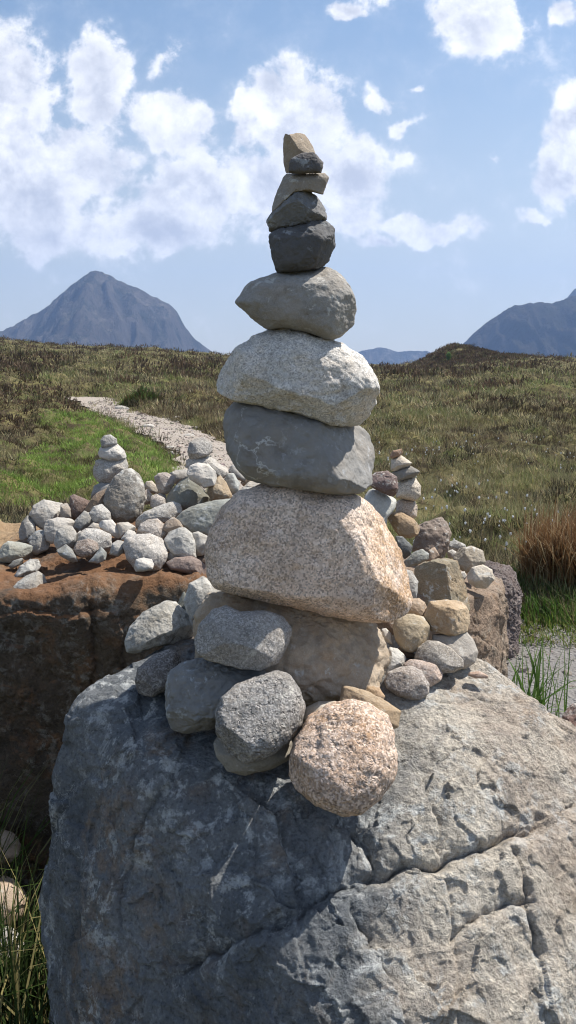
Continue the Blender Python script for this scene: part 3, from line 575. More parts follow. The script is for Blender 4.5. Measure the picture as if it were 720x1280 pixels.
mb = boulder_mat('boulder_rock', [(.12, .13, .14), (.205, .213, .218), (.50, .45, .38)], rust=(.27, .19, .125), rust_amt=.6, lich_amt=.75, bump=.7, far=(.33, .255, .20), lich=(.50, .51, .50))
pts = [tp(94, 868), tp(150, 824), tp(205, 792), tp(330, 765), tp(480, 780), tp(600, 800), tp(670, 845), at(735, 900, 1.47), at(800, 960, 1.45), tp(420, 1025), tp(560, 960), tp(300, 985, .03),
       at(72, 908, 1.47), at(54, 965, 1.45), at(54, 1130, 1.40), at(64, 1290, 1.36), at(110, 945, 1.40), at(215, 920, 1.36),
       at(110, 1280, 1.19), at(400, 1285, .985), at(660, 1285, 1.03), at(800, 1250, 1.18), at(700, 1010, 1.33), at(820, 1050, 1.35),
       (-.50, 1.32, -.1), (-.2, 1.0, -.1), (.05, .9, -.1), (.4, .92, -.1), (.66, 1.1, -.1), (.8, 1.5, -.1), (.55, 1.85, -.1), (-.2, 1.85, -.1), (-.55, 1.6, -.1), (.78, 1.5, .7), at(600, 812, 1.72)]
cr = [([(440, 1098), (500, 1088), (552, 1084), (575, 1072), (620, 1058), (660, 1040), (725, 1000)], .030, .010, .012, .09),
      ([(555, 1078), (548, 1040), (530, 985), (518, 955)], .007, .007, -.004, .05),
      ([(640, 1062), (655, 1110), (672, 1170), (690, 1290)], .014, .008, -.008, .07),
      ([(372, 1150), (420, 1118), (445, 1100)], .02, .012, .010, .05),
      ([(215, 1225), (260, 1195), (330, 1165), (372, 1150)], .016, .010, .007, .05),
      ([(440, 1030), (462, 1055), (470, 1085), (440, 1120)], .02, .014, -.01, .05),
      ([(435, 1125), (470, 1180), (500, 1230), (520, 1300)], .01, .008, .010, .05),
      ([(560, 1180), (590, 1150), (640, 1130), (672, 1128)], .016, .009, .008, .04),
      ([(540, 884), (575, 886), (600, 874), (640, 872)], .007, .006, .004, .04),
      ([(240, 910), (215, 980), (165, 1060), (150, 1130)], .010, .010, .008, .07),
      ([(110, 960), (95, 1060), (100, 1180), (95, 1290)], .008, .014, .0, .05),
      ([(560, 1085), (570, 1190), (575, 1290)], .006, .006, .004, .03),
      ([(300, 985), (345, 1020), (365, 1080), (372, 1150)], .0, .01, .022, .06)]
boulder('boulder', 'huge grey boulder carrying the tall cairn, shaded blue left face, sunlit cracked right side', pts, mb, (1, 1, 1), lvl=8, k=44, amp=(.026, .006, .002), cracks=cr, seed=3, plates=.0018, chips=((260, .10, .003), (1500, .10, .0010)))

mr = boulder_mat('rusty_rock', [(.068, .054, .042), (.10, .074, .052), (.12, .09, .062)], lich=(.32, .30, .26), rust=(.24, .12, .055), rust_amt=.6, top=(.185, .092, .044), lich_amt=.5, bump=.55, pale_end=(.40, .29, .17), dark=(.045, .03, .02))
pts = [at(-130, 735, 2.06), at(20, 742, 2.02), at(75, 740, 2.04), at(130, 738, 2.05), at(240, 722, 2.10), at(330, 720, 2.15),
       at(-130, 690, 2.6), at(30, 694, 2.5), at(100, 672, 2.45), at(150, 660, 2.75), at(275, 642, 2.72), at(335, 628, 2.8), at(60, 650, 2.9), at(-100, 668, 2.9),
       at(20, 1020, 2.02), at(-130, 1020, 2.06), at(330, 1000, 2.02), (-1.15, 2.1, -.1), (.0, 2.1, -.1), (.1, 2.9, -.1), (-1.2, 3.0, -.1)]
cr = [([(-40, 772), (20, 764), (80, 766), (150, 760)], .010, .007, .012, .05),
      ([(150, 760), (156, 830), (150, 900)], .008, .006, .010, .06),
      ([(110, 745), (118, 800), (112, 880)], .012, .01, .012, .06),
      ([(150, 735), (200, 722), (240, 728)], .01, .01, .012, .04)]
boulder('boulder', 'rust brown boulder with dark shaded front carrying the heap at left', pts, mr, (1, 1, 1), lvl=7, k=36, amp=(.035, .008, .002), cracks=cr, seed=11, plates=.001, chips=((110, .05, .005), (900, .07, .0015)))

mtan = boulder_mat('tan_rock', [(.30, .215, .155), (.37, .275, .205), (.37, .28, .21)], lich=(.33, .33, .28), rust=(.36, .21, .11), rust_amt=.4, lich_amt=.35, dark=(.14, .10, .075))
pts = [at(470, 742, 1.84), at(560, 742, 1.88), at(612, 742, 2.02), at(630, 737, 2.2), at(628, 722, 2.42), at(560, 700, 2.5), at(470, 690, 2.5), at(420, 700, 2.4),
       at(636, 845, 2.14), at(612, 850, 1.98), at(470, 850, 1.82), (.60, 2.0, -.1), (.2, 1.82, -.1), (.70, 2.35, -.1), (.2, 2.5, -.1)]
cr = [([(590, 742), (592, 770), (598, 790)], .012, .006, .008, .03), ([(606, 735), (618, 765), (626, 770)], .0, .01, .016, .03), ([(560, 790), (600, 800), (632, 820)], .006, .006, .006, .04)]
boulder('boulder', 'tan boulder with flat top and upright right face, behind the right pile', pts, mtan, (1, 1, 1), lvl=7, k=60, amp=(.010, .004, .002), cracks=cr, seed=23, chips=((90, .06, .002), (500, .1, .0015)))

mpur = boulder_mat('purple_rock', [(.15, .12, .112), (.22, .175, .16), (.23, .185, .17)], lich=(.42, .39, .36), rust_amt=.1, lich_amt=.35, dark=(.045, .035, .035))
pts = [at(590, 706, 4.6), at(622, 704, 4.55), at(642, 718, 4.5), at(650, 742, 4.45), at(600, 722, 4.4), at(638, 734, 4.35), at(645, 714, 5.0), at(596, 702, 5.0), (at(650, 780, 4.4)[0], 4.4, -.05), (1.0, 4.2, -.05), (1.0, 5.1, -.05), (1.45, 5.0, -.05), (1.28, 4.3, -.05)]
boulder('boulder', 'rough purple brown boulder just left of the brown rush tussock', pts, mpur, (1, 1, 1), lvl=7, k=18, amp=(.03, .016, .006), seed=31, plates=.003, chips=((120, .12, .008), (900, .12, .002)))
for (px, py, Y, s, lab, tn) in ((716, 905, 1.75, .075, 'dark red brown rock at the right edge beside the big boulder', (.17, .10, .085)),):
    rock('stone', lab, [(px - 14, py - 10), (px, py - 26), (px + 26, py - 30), (px + 50, py), (px + 40, py + 60), (px - 4, py + 40)], Y, M['lich'], tn, lvl=5, facets=4, rough=.06)

# ------------------------------------------------------------------ the ground
SKY_PX = np.array([-900, -300, -100, 0, 60, 120, 200, 260, 330, 420, 470, 520, 570, 640, 720, 820, 1100, 1700], float)
SKY_ROW = np.array([400, 405, 415, 422, 430, 434, 438, 444, 450, 456, 458, 458, 456, 450, 450, 446, 440, 430], float)
RIDGE = 170.0
def rise(x, y):
    u = x / np.maximum(y, .2)
    row = np.interp(360 + np.clip(u, -1.6, 1.6) * F * .985, SKY_PX, SKY_ROW)
    return EYE + RIDGE * (-SP + CP * (640 - row) / F) / (CP + SP * (640 - row) / F)
PATH_L = [(-60, 493), (94, 500), (118, 515), (156, 530), (198, 551), (224, 570), (232, 592), (262, 630), (330, 690), (420, 740), (520, 790), (610, 790), (690, 783), (800, 783)]
PATH_R = [(-60, 490), (140, 497), (156, 512), (189, 519), (217, 525), (245, 537), (283, 556), (330, 580), (430, 620)]

def H0(x, y):
    """smooth height of the moor"""
    x = np.asarray(x, float); y = np.asarray(y, float)
    r = np.sqrt(x * x + y * y)
    s = np.clip(y, 0, None) / RIDGE
    zr = rise(x, y)
    up = zr * np.where(s <= 1, np.clip(s, 0, 1) ** 1.28, 1 - .0 * s)
    down = -np.clip(s - 1, 0, None) ** 1.05 * 6
    h = up + np.clip(down, -70, 0)
    h += .22 * np.exp(-(((x + 1.25) / .55) ** 2 + ((y - 2.0) / .6) ** 2))
    # dark heathery knoll on the right skyline
    kx, ky = at(568, 452, 150)[0], 150.0
    dx, dy = (x - kx) / np.where(x < kx, 5.0, 8.0), (y - ky) / 14
    h += 4.1 * np.exp(-(dx * dx + dy * dy))
    return h
def H1(x, y):
    """with hollows and hummocks"""
    h = H0(x, y)
    y_ = np.maximum(np.asarray(y, float), 0)
    far = sstep(6, 30, y_)
    h = h + fbm2(x, y, .045, 4, 3) * .9 * sstep(15, 70, y_) + fbm2(x, y, .33, 3, 5) * .22 * far * (1 - sstep(200, 600, y_))
    return h
def hummock(x, y):
    return np.abs(fbm2(x, y, .9, 3, 8)) * .30 + np.maximum(fbm2(x, y, .28, 3, 14), 0) * .5 * sstep(8, 25, y)
def ground_at(px, py):
    d = ray(px, py); lo = None
    ts = np.concatenate([np.linspace(1, 30, 600), np.linspace(30, 400, 1500)]) / d[1]
    P = np.array([0, 0, EYE]) + ts[:, None] * d
    below = P[:, 2] < H0(P[:, 0], P[:, 1])
    return P[np.argmax(below)] if below.any() else P[-1]

# path outline on the ground
PL = [ground_at(*p)[:2] for p in PATH_L]; PR = [ground_at(*p)[:2] for p in PATH_R]
POLY = np.array(PL + [np.array([9, 3.5]), np.array([6, 1.5]), np.array([1.2, .9]), np.array([.8, 2.2]), np.array([.45, 3.2])][:0] + [np.array([3.2, 4.6])] * 0)
path_left = np.array(PL); path_right = np.array(PR)
def resample(P, n):
    d = np.concatenate([[0], np.cumsum(np.linalg.norm(np.diff(P, axis=0), axis=1))])
    t = np.linspace(0, 1, n); 
    return np.stack([np.interp(t * d[-1], d, P[:, k]) for k in (0, 1)], 1)
# near side: the path passes behind the cairns and opens into a gravel patch on the right
near = np.array([ground_at(p, q)[:2] for p, q in ((640, 781), (690, 782), (760, 785), (860, 790))])
Lp = np.concatenate([path_left[:9], [[.15, 4.2], [.55, 3.0], [.72, 2.2], [.9, 1.2]]])
Rp = np.concatenate([path_right, [[.75, 6.6], [1.0, 5.15], near[1], near[2], near[3]]])
Lp = resample(Lp, 220); Rp = resample(Rp, 220)
def smooth_line(P, k=9):
    ker = np.ones(k) / k
    Q = np.stack([np.convolve(np.pad(P[:, j], k // 2, mode='edge'), ker, 'valid') for j in (0, 1)], 1)
    return Q
Lp, Rp = smooth_line(Lp), smooth_line(Rp)
CPTS = np.concatenate([Lp * (1 - t) + Rp * t for t in (.0, .25, .5, .75, 1)])
WID = np.linalg.norm(Lp - Rp, axis=1)
def path_mask(x, y):
    """1 inside the path, 0 outside, by distance to the centre line"""
    shp = np.shape(x); P = np.stack([np.ravel(x), np.ravel(y)], 1).astype(float)
    C = np.concatenate([Lp[::3], Rp[::-3]]); out = np.full(len(P), 50.0)
    lo, hi = C.min(0) - 3, C.max(0) + 3
    idx = np.nonzero(((P > lo) & (P < hi)).all(1))[0]
    for i in range(0, len(idx), 40000):
        ii = idx[i:i + 40000]; q = P[ii]; dd = np.full(len(q), 9e9); ins = np.zeros(len(q), bool)
        for k in range(len(C)):
            a, b_ = C[k], C[(k + 1) % len(C)]; ab = b_ - a
            t = np.clip(((q - a) @ ab) / max(ab.dot(ab), 1e-9), 0, 1)
            dd = np.minimum(dd, np.hypot(q[:, 0] - a[0] - t * ab[0], q[:, 1] - a[1] - t * ab[1]))
            c_ = (a[1] > q[:, 1]) != (b_[1] > q[:, 1])
            xi = (b_[0] - a[0]) * (q[:, 1] - a[1]) / (b_[1] - a[1] if abs(b_[1] - a[1]) > 1e-9 else 1e-9) + a[0]
            ins ^= c_ & (q[:, 0] < xi)
        out[ii] = np.where(ins, -dd, dd)
    return out.reshape(shp)          # signed distance outside the path edge

def ground_mat():
    m, N = new_mat('moor_ground')
    g = N.node('ShaderNodeNewGeometry').outputs['Position']
    a = N.noise(g, .35, 6, .6); b = N.noise(g, 2.3, 6, .62); f = N.noise(g, 14, 6, .7)
    c = N.mix(N.smooth(a, .38, .62), (.12, .105, .05), (.16, .14, .06))
    c = N.mix(N.smooth(b, .42, .62), c, (.055, .042, .024))
    c = N.mix(N.math('MULTIPLY', N.smooth(N.noise(g, .9, 5, .6), .52, .66), .6), c, (.085, .115, .03))
    c = N.mix(N.math('MULTIPLY', N.smooth(f, .55, .7), .5), c, (.21, .175, .09))
    finish(N, c, .95, N.math('ADD', f, b), .8, .05, .1)
    return m
def gravel_mat():
    m, N = new_mat('path_gravel')
    g = N.node('ShaderNodeNewGeometry').outputs['Position']
    vo = N.node('ShaderNodeTexVoronoi', {'Vector': g, 'Scale': 32.0, 'Randomness': 1.0})
    gc = N.node('ShaderNodeSeparateColor', {0: vo.outputs['Color']}).outputs[0]
    c = N.mix(N.smooth(N.noise(g, 1.4, 5, .6), .35, .65), (.30, .25, .205), (.38, .325, .275))
    c = N.mix(N.math('MULTIPLY', gc, .55), c, (.45, .40, .35))
    c = N.mix(N.math('MULTIPLY', N.smooth(N.noise(g, 9, 6, .7), .56, .68), .7), c, (.15, .125, .10))
    px_ = N.node('ShaderNodeSeparateXYZ', {0: g}).outputs[0]
    c = N.mix(N.math('MULTIPLY', N.smooth(px_, -.5, .8), .8), c, N.mix(1.0, c, (.46, .52, .60), 'MULTIPLY'))
    h = N.math('MULTIPLY_ADD', N.smooth(vo.outputs['Distance'], .0, .6, 1, 0), 1.0, N.noise(g, 60, 4, .7))
    finish(N, c, .93, h, .8, .02, .2)
    return m

def build_ground():
    ang_front = np.linspace(R(-46), R(46), 620)
    ang_back = np.linspace(R(46), R(314), 70)[1:-1]
    ang = np.concatenate([ang_front, ang_back]); na = len(ang)
    rad = np.concatenate([np.geomspace(.35, 260, 520), np.geomspace(275, 5200, 40)]); nr = len(rad)
    A, Rr = np.meshgrid(ang, rad)
    X, Y = Rr * np.sin(A), Rr * np.cos(A)
    pm = np.full(X.shape, 50.0)
    sel = (Y > .5) & (Y < 90) & (np.abs(X) < 60)
    pm[sel] = path_mask(X[sel], Y[sel])
    Z = H0(X, Y) + (H1(X, Y) - H0(X, Y)) * sstep(0, 1.2, pm)
    near_ = sstep(2.5, 6, Y) * (1 - sstep(120, 260, Rr)) * sstep(.1, .8, pm)
    Z += near_ * (hummock(X, Y) + fbm2(X, Y, 4.0, 2, 9) * .04)
    Z -= .03 * (pm < .15)
    V = np.stack([X.ravel(), Y.ravel(), Z.ravel()], 1)
    i = np.arange(nr - 1)[:, None] * na; j = np.arange(na)[None, :]; jn = (j + 1) % na
    q = np.stack([(i + j).ravel(), (i + na + j).ravel(), (i + na + jn).ravel(), (i + jn).ravel()], 1)[:, ::-1]
    V = np.concatenate([V, [[0, 0, 0]]]); c = len(V) - 1
    t = np.stack([np.full(na, c), np.arange(na), (np.arange(na) + 1) % na], 1)[:, ::-1]
    return tag(mesh_obj('ground', V, [q, t], ground_mat()), kind='structure')
build_ground()

# the path, a sheet of its own lying in its bed
nu = 14
tt = np.linspace(0, 1, nu)
GX = Lp[:, :1] * (1 - tt) + Rp[:, :1] * tt; GY = Lp[:, 1:] * (1 - tt) + Rp[:, 1:] * tt
edge = fbm2(GX, GY, 1.2, 3, 21) * .25
GX = GX + edge * ((tt < .01) | (tt > .99)); 
GZ = H0(GX, GY) + .0 + fbm2(GX, GY, 2.5, 3, 22) * .02
n = len(Lp)
i = np.arange(n - 1)[:, None] * nu; j = np.arange(nu - 1)[None, :]
q = np.stack([(i + j).ravel(), (i + j + 1).ravel(), (i + nu + j + 1).ravel(), (i + nu + j).ravel()], 1)
po = mesh_obj('path', np.stack([GX.ravel(), GY.ravel(), GZ.ravel()], 1), q[:, ::-1], gravel_mat())
if po.data.polygons[100].normal.z < 0: po.data.flip_normals()
tag(po, kind='structure')

def GZf(x, y):
    pm = path_mask(x, y)
    return H0(x, y) + (H1(x, y) - H0(x, y)) * sstep(0, 1.2, pm) + hummock(x, y) * sstep(2.5, 6, y) * (1 - sstep(120, 260, y)) * sstep(.1, .8, pm), pm

# loose stones bedded in the path: one mass of gravel
rs = np.random.RandomState(3)
S, Fc = ico(1)
def gravel(nst):
    t = rs.uniform(0, 1, nst) ** 1.0; k = (rs.uniform(.12, 1, nst) ** .8 * (n - 1)).astype(int)
    k[:nst // 3] = (rs.uniform(.84, 1, nst // 3) * (n - 1)).astype(int)
    x = Lp[k, 0] * (1 - t) + Rp[k, 0] * t + rs.normal(size=nst) * .1; y = Lp[k, 1] * (1 - t) + Rp[k, 1] * t + rs.normal(size=nst) * .1
    sz = np.clip(rs.lognormal(-4.5, .6, nst), .006, .06) * np.clip(.55 + y / 80, .6, 1.0)
    z = H0(x, y)
    Vs = S[None] * (1 + .28 * rs.normal(size=(nst, len(S), 1)).clip(-1.2, 1.2)) * sz[:, None, None] * rs.uniform(.6, 1.3, (nst, 1, 3)) * np.array([1, 1, .65])
    V = Vs + np.stack([x, y, z + sz * .2], 1)[:, None]
    g = (rs.uniform(.4, 1.1, nst) * np.where(x > .2, .75, 1))[:, None] * np.array([.40, .345, .295]) * (1 + rs.normal(size=(nst, 3)) * .05)
    return V.reshape(-1, 3), (Fc[None] + (np.arange(nst) * len(S))[:, None, None]).reshape(-1, 3), np.repeat(g, len(S), 0)
def tone_mat(name, trans=0., rough=.9, bump=None):
    m, N = new_mat(name)
    a = N.node('ShaderNodeAttribute', attribute_name='tone').outputs['Color']
    if trans:
        d = N.node('ShaderNodeBsdfPrincipled', {'Base Color': a, 'Roughness': .75, 'Specular IOR Level': .15})
        t = N.node('ShaderNodeBsdfTranslucent', {'Color': a})
        mx = N.node('ShaderNodeMixShader', {0: trans}); N.l.new(d.outputs[0], mx.inputs[1]); N.l.new(t.outputs[0], mx.inputs[2])
        o = N.node('ShaderNodeOutputMaterial'); N.l.new(mx.outputs[0], o.inputs[0])
    else: finish(N, a, rough, N.noise(N.node('ShaderNodeNewGeometry').outputs['Position'], 90, 4, .7), .4, .005, .2)
    return m
MSTONE = tone_mat('loose_stone'); MLEAF = tone_mat('grass_blade', .3)
V, f, c = gravel(10000)
tag(mesh_obj('loose_gravel', V, f, MSTONE, False, colors=c), 'pale loose stones scattered along the winding gravel path', 'gravel', kind='stuff')

# ------------------------------------------------------------------ grasses and heather
def blades(x, y, z, L, w, lean, az, col, seg=1):
    """tapered bent blades; returns verts, tri/quad faces, colours"""
    nb = len(x)
    dirx, diry = np.sin(az), np.cos(az)
    # width axis faces roughly sideways with spread so blades show from every side
    wa = az + math.pi / 2 + rs.uniform(-.9, .9, nb); wx, wy = np.sin(wa) * w / 2, np.cos(wa) * w / 2
    if seg == 1:
        V = np.empty((nb, 3, 3))
        V[:, 0] = np.stack([x - wx, y - wy, z], 1); V[:, 1] = np.stack([x + wx, y + wy, z], 1)
        V[:, 2] = np.stack([x + dirx * lean * L, y + diry * lean * L, z + L * np.sqrt(np.clip(1 - lean ** 2, .05, 1))], 1)
        Fs = [np.arange(nb * 3).reshape(nb, 3)]
        k = 3
    else:
        V = np.empty((nb, 7, 3)); k = 7
        for s, (t, ww) in enumerate(((0, 1), (.4, .85), (.75, .55))):
            ox = dirx * lean * L * t ** 2; oy = diry * lean * L * t ** 2; oz = L * (t - .45 * np.abs(lean) * t ** 2.2)
            V[:, 2 * s] = np.stack([x + ox - wx * ww, y + oy - wy * ww, z + oz], 1); V[:, 2 * s + 1] = np.stack([x + ox + wx * ww, y + oy + wy * ww, z + oz], 1)
        V[:, 6] = np.stack([x + dirx * lean * L, y + diry * lean * L, z + L * (1 - .45 * np.abs(lean))], 1)
        b = np.arange(nb)[:, None] * 7
        Fs = [np.concatenate([b + np.array([0, 1, 3, 2]), b + np.array([2, 3, 5, 4])]), b + np.array([4, 5, 6])]
    return V.reshape(-1, 3), Fs, np.repeat(col, k, 0)

def tufts(nt, per, ylo, yhi, hgt, wid, colf, spread=.1, pick=None, seg=1, azr=(-45, 45), power=1.0, leanr=(.1, .75), pmin=.05):
    """nt tufts of `per` blades, spread so that they look equally dense near and far"""
    yy = np.exp(rs.uniform(math.log(ylo), math.log(yhi), nt)); aa = R(1) * rs.uniform(azr[0], azr[1], nt)
    xx = yy * np.tan(aa)
    z, pm = GZf(xx, yy)
    ok = pm > pmin + rs.uniform(-.15, .25, nt)
    if pick is not None: ok &= pick(xx, yy)
    xx, yy, z = xx[ok], yy[ok], z[ok]; nt = len(xx)
    sc = rs.uniform(.6, 1.35, nt) * np.clip(1 + (yy - 12) / 90, 1, 2)
    col = colf(xx, yy)
    rep = lambda v: np.repeat(v, per, 0)
    nb = nt * per
    ang = rs.uniform(0, 2 * math.pi, nb); rr = np.sqrt(rs.uniform(0, 1, nb)) * spread * rep(sc)
    grow_far = np.clip(rep(yy) / 9.0, .75, 6) ** .8
    bx, by = rep(xx) + np.cos(ang) * rr * grow_far ** .6, rep(yy) + np.sin(ang) * rr * grow_far ** .6
    L = hgt * rep(sc) * rs.uniform(.55, 1.15, nb)
    c = rep(col) * rs.uniform(.7, 1.3, (nb, 1)) * (1 + rs.normal(size=(nb, 3)) * .05)
    return blades(bx, by, rep(z) - .03, L, wid * grow_far * rs.uniform(.7, 1.3, nb), rs.uniform(leanr[0], leanr[1], nb), ang + rs.normal(size=nb) * .6, np.clip(c, .005, 1), seg)

STRAW, OLIVE, GREEN, DARK, LIME = map(np.array, ((.36, .31, .18), (.165, .152, .074), (.125, .158, .054), (.055, .05, .03), (.19, .22, .08)))
HEATH, HBROWN = np.array((.07, .051, .034)), np.array((.12, .084, .054))
def bright_zone(x, y):
    """fresh green grass left of the path"""
    C = np.array([ground_at(*p)[:2] for p in ((70, 520), (110, 515), (150, 540), (185, 552), (218, 580), (225, 600), (150, 650), (-40, 640), (20, 590))])
    inside = np.zeros(len(x), bool)
    for k in range(len(C)):
        a, b = C[k], C[(k + 1) % len(C)]
        cond = (a[1] > y) != (b[1] > y)
        xi = (b[0] - a[0]) * (y - a[1]) / (b[1] - a[1] + 1e-9) + a[0]
        inside ^= cond & (x < xi)
    return inside
def pick_col(pal, w):
    pal = np.array(pal); w = np.cumsum(w) / np.sum(w)
    def f(x, y):
        u = rs.uniform(0, 1, len(x))
        return pal[np.minimum(np.searchsorted(w, u), len(pal) - 1)]
    return f
def moor_col(x, y):
    m = fbm2(x, y * .6, .16, 4, 31); g = fbm2(x, y * .6, .4, 3, 33); s = rs.uniform(0, 1, len(x))
    c = np.where((m > .12)[:, None], GREEN * .55 + OLIVE * .45, OLIVE)
    c = np.where((g > .28)[:, None], c * .6 + LIME * .4, c)
    h_ = fbm2(x, y, .9, 3, 35)
    c = np.where((g < -.06)[:, None], DARK * .5 + HBROWN * .5, c)
    big = fbm2(x, y * .5, .07, 3, 37)
    c = c * np.clip(1.0 + big * .55, .6, 1.35)[:, None]
    c = np.where((h_ < -.3)[:, None], DARK * .8, c)
    c = np.where((s < .30)[:, None], c * .45 + STRAW * .55, c)
    c = np.where((s > .93)[:, None], STRAW * 1.1, c)
    return c
def heathery(x, y):
    m = fbm2(x, y * .7, .2, 4, 41)
    u = 360 + x / y * F
    v = m + 1.0 * sstep(120, 20, u) * sstep(13, 18, y) * (1 - sstep(60, 85, y)) + .45 * sstep(40, 80, y)
    kx = at(568, 452, 150)[0]
    v = v + 1.1 * np.exp(-(((x - kx - 1) / 9) ** 2 + ((y - 146) / 16) ** 2))
    return v > .36
def add_stuff(name, label, cat, parts):
    V = []; Q = []; T3 = []; Cc = []; nb = 0
    for v, fs, c in parts:
        for f_ in fs: (Q if f_.shape[1] == 4 else T3).append(f_ + nb)
        V.append(v); Cc.append(c); nb += len(v)
    Fl = [np.concatenate(L_) for L_ in (Q, T3) if L_]
    return tag(mesh_obj(name, np.concatenate(V), Fl, MLEAF, False, colors=np.concatenate(Cc)), label, cat, kind='stuff')

notb = lambda x, y: ~bright_zone(x, y) & ~(heathery(x, y) & (rs.uniform(0, 1, len(x)) < .9))
def mounds(nt, per, ylo, yhi, size, pick, colf, azr=(-45, 45), wide=(.06, .12)):
    """low rounded cushions of short matted blades"""
    yy = np.exp(rs.uniform(math.log(ylo), math.log(yhi), nt)); xx = yy * np.tan(R(1) * rs.uniform(azr[0], azr[1], nt))
    z, pm = GZf(xx, yy); ok = (pm > .22) & pick(xx, yy)
    xx, yy, z = xx[ok], yy[ok], z[ok]; nt = len(xx)
    sc = size * rs.uniform(.5, 1.5, nt) * np.clip(yy / 14, .75, 4.0) ** .8
    nb = nt * per; rep = lambda v: np.repeat(v, per, 0)
    dirs = rs.normal(size=(nb, 3)); dirs[:, 2] = np.abs(dirs[:, 2]); dirs /= np.linalg.norm(dirs, axis=1)[:, None]
    rr = rep(sc) * rs.uniform(.6, 1.0, nb)
    c = rep(colf(xx, yy)) * rs.uniform(.6, 1.5, (nb, 1)) * (1 + rs.normal(size=(nb, 3)) * .06)
    return blades(rep(xx) + dirs[:, 0] * rr * 1.2, rep(yy) + dirs[:, 1] * rr * 1.2, rep(z) + dirs[:, 2] * rr * .55 - .05, rep(sc) * rs.uniform(.3, .65, nb), rep(sc) * rs.uniform(wide[0], wide[1], nb),
                  rs.uniform(.15, .95, nb), np.arctan2(dirs[:, 0], dirs[:, 1]) + rs.normal(size=nb) * .5, np.clip(c, .004, 1), 1)
def green_col(x, y):
    n_ = fbm2(x, y, .7, 3, 51)
    c = np.where((n_ > -.12)[:, None], np.array((.185, .26, .062)), np.array((.15, .165, .055)))
    c = np.where((n_ < -.42)[:, None], np.array((.075, .06, .03)), c)
    return c * np.where(rs.uniform(0, 1, (len(x), 1)) < .15, 1.45, 1)
add_stuff('moor_grass', 'olive and straw coloured rough grass covering the open moor', 'grass', [
    tufts(26000, 15, 3.6, 24, .17, .011, moor_col, .13, notb, 1, leanr=(.25, .97)),
    tufts(28000, 10, 18, 175, .2, .012, moor_col, .22, notb, 1, leanr=(.25, .97)),
    mounds(12500, 44, 4.2, 26, .15, notb, lambda x, y: moor_col(x, y) * 1.05),
    mounds(18000, 24, 22, 170, .17, notb, moor_col),
    tufts(500, 6, 4.6, 11, .26, .005, pick_col([STRAW, OLIVE, STRAW * 1.2], [5, 3, 2]), .12, lambda x, y: x > .9, 1, azr=(5, 26), leanr=(.2, .8))])
add_stuff('meadow_grass', 'bright green short grass left of the gravel path', 'grass', [
    mounds(6000, 46, 5.2, 40, .12, bright_zone, green_col, azr=(-24, -2)),
    tufts(9000, 14, 5.2, 34, .11, .010, green_col, .12, bright_zone, 1, azr=(-24, -2), leanr=(.3, .97))])
def heather_clumps(nt, per, ylo, yhi, size, pick, azr=(-45, 45)):
    yy = np.exp(rs.uniform(math.log(ylo), math.log(yhi), nt)); xx = yy * np.tan(R(1) * rs.uniform(azr[0], azr[1], nt))
    z, pm = GZf(xx, yy); ok = (pm > .3) & pick(xx, yy)
    xx, yy, z = xx[ok], yy[ok], z[ok]; nt = len(xx)
    sc = size * rs.uniform(.5, 1.4, nt) * np.clip(yy / 25, .7, 3.0)
    nb = nt * per; rep = lambda v: np.repeat(v, per, 0)
    dirs = rs.normal(size=(nb, 3)); dirs[:, 2] = np.abs(dirs[:, 2]) + .1; dirs /= np.linalg.norm(dirs, axis=1)[:, None]
    rr = rep(sc) * rs.uniform(.55, 1.0, nb)
    px = rep(xx) + dirs[:, 0] * rr * 1.15; py = rep(yy) + dirs[:, 1] * rr * 1.15; pz = rep(z) + dirs[:, 2] * rr * .75 - .04
    base = np.where(rs.uniform(0, 1, (nt, 1)) < .5, HEATH, HBROWN); base = np.where(rs.uniform(0, 1, (nt, 1)) < .2, OLIVE * .7, base)
    c = rep(base) * rs.uniform(.6, 1.5, (nb, 1))
    return blades(px, py, pz - rep(sc) * .12, rep(sc) * rs.uniform(.3, .55, nb), rep(sc) * rs.uniform(.12, .24, nb), rs.uniform(.1, .8, nb), np.arctan2(dirs[:, 0], dirs[:, 1]), np.clip(c, .004, 1), 1)
add_stuff('heather', 'dark brown heather clumps spread over the moor and its skyline', 'heather', [
    heather_clumps(12500, 24, 11, 60, .26, lambda x, y: heathery(x, y) & ~bright_zone(x, y)),
    heather_clumps(15000, 17, 45, 185, .26, heathery),
    heather_clumps(5000, 26, 122, 170, .2, lambda x, y: np.exp(-(((x - at(568, 452, 150)[0] - 1) / 9) ** 2 + ((y - 146) / 16) ** 2)) > .3, azr=(7, 18))])
# white cotton grass tufts
def cotton(nc):
    yy = np.exp(rs.uniform(math.log(5.6), math.log(13), nc)); xx = yy * np.tan(R(1) * rs.uniform(6, 24, nc))
    ok = fbm2(xx, yy, .55, 3, 61) > .02
    xx, yy = xx[ok], yy[ok]; z, pm = GZf(xx, yy)
    S1, F1 = ico(1); m_ = len(xx); sz = rs.uniform(.004, .0095, m_)
    V = S1[None] * sz[:, None, None] * np.array([1, 1, 1.5]) * (1 + .45 * rs.normal(size=(m_, len(S1), 1)).clip(-1, 1)) + np.stack([xx, yy, z + rs.uniform(.2, .42, m_)], 1)[:, None]
    st = blades(xx, yy, z, V[:, :, 2].mean(1) - z, np.full(m_, .004), np.zeros(m_), np.zeros(m_), np.tile(OLIVE, (m_, 1)), 1)
    return [(V.reshape(-1, 3), [(F1[None] + (np.arange(m_) * len(S1))[:, None, None]).reshape(-1, 3)], np.full((m_ * len(S1), 3), .72)), st]
add_stuff('cotton_grass', 'white fluffy cotton grass heads dotting the moor at right', 'cotton grass', cotton(420))

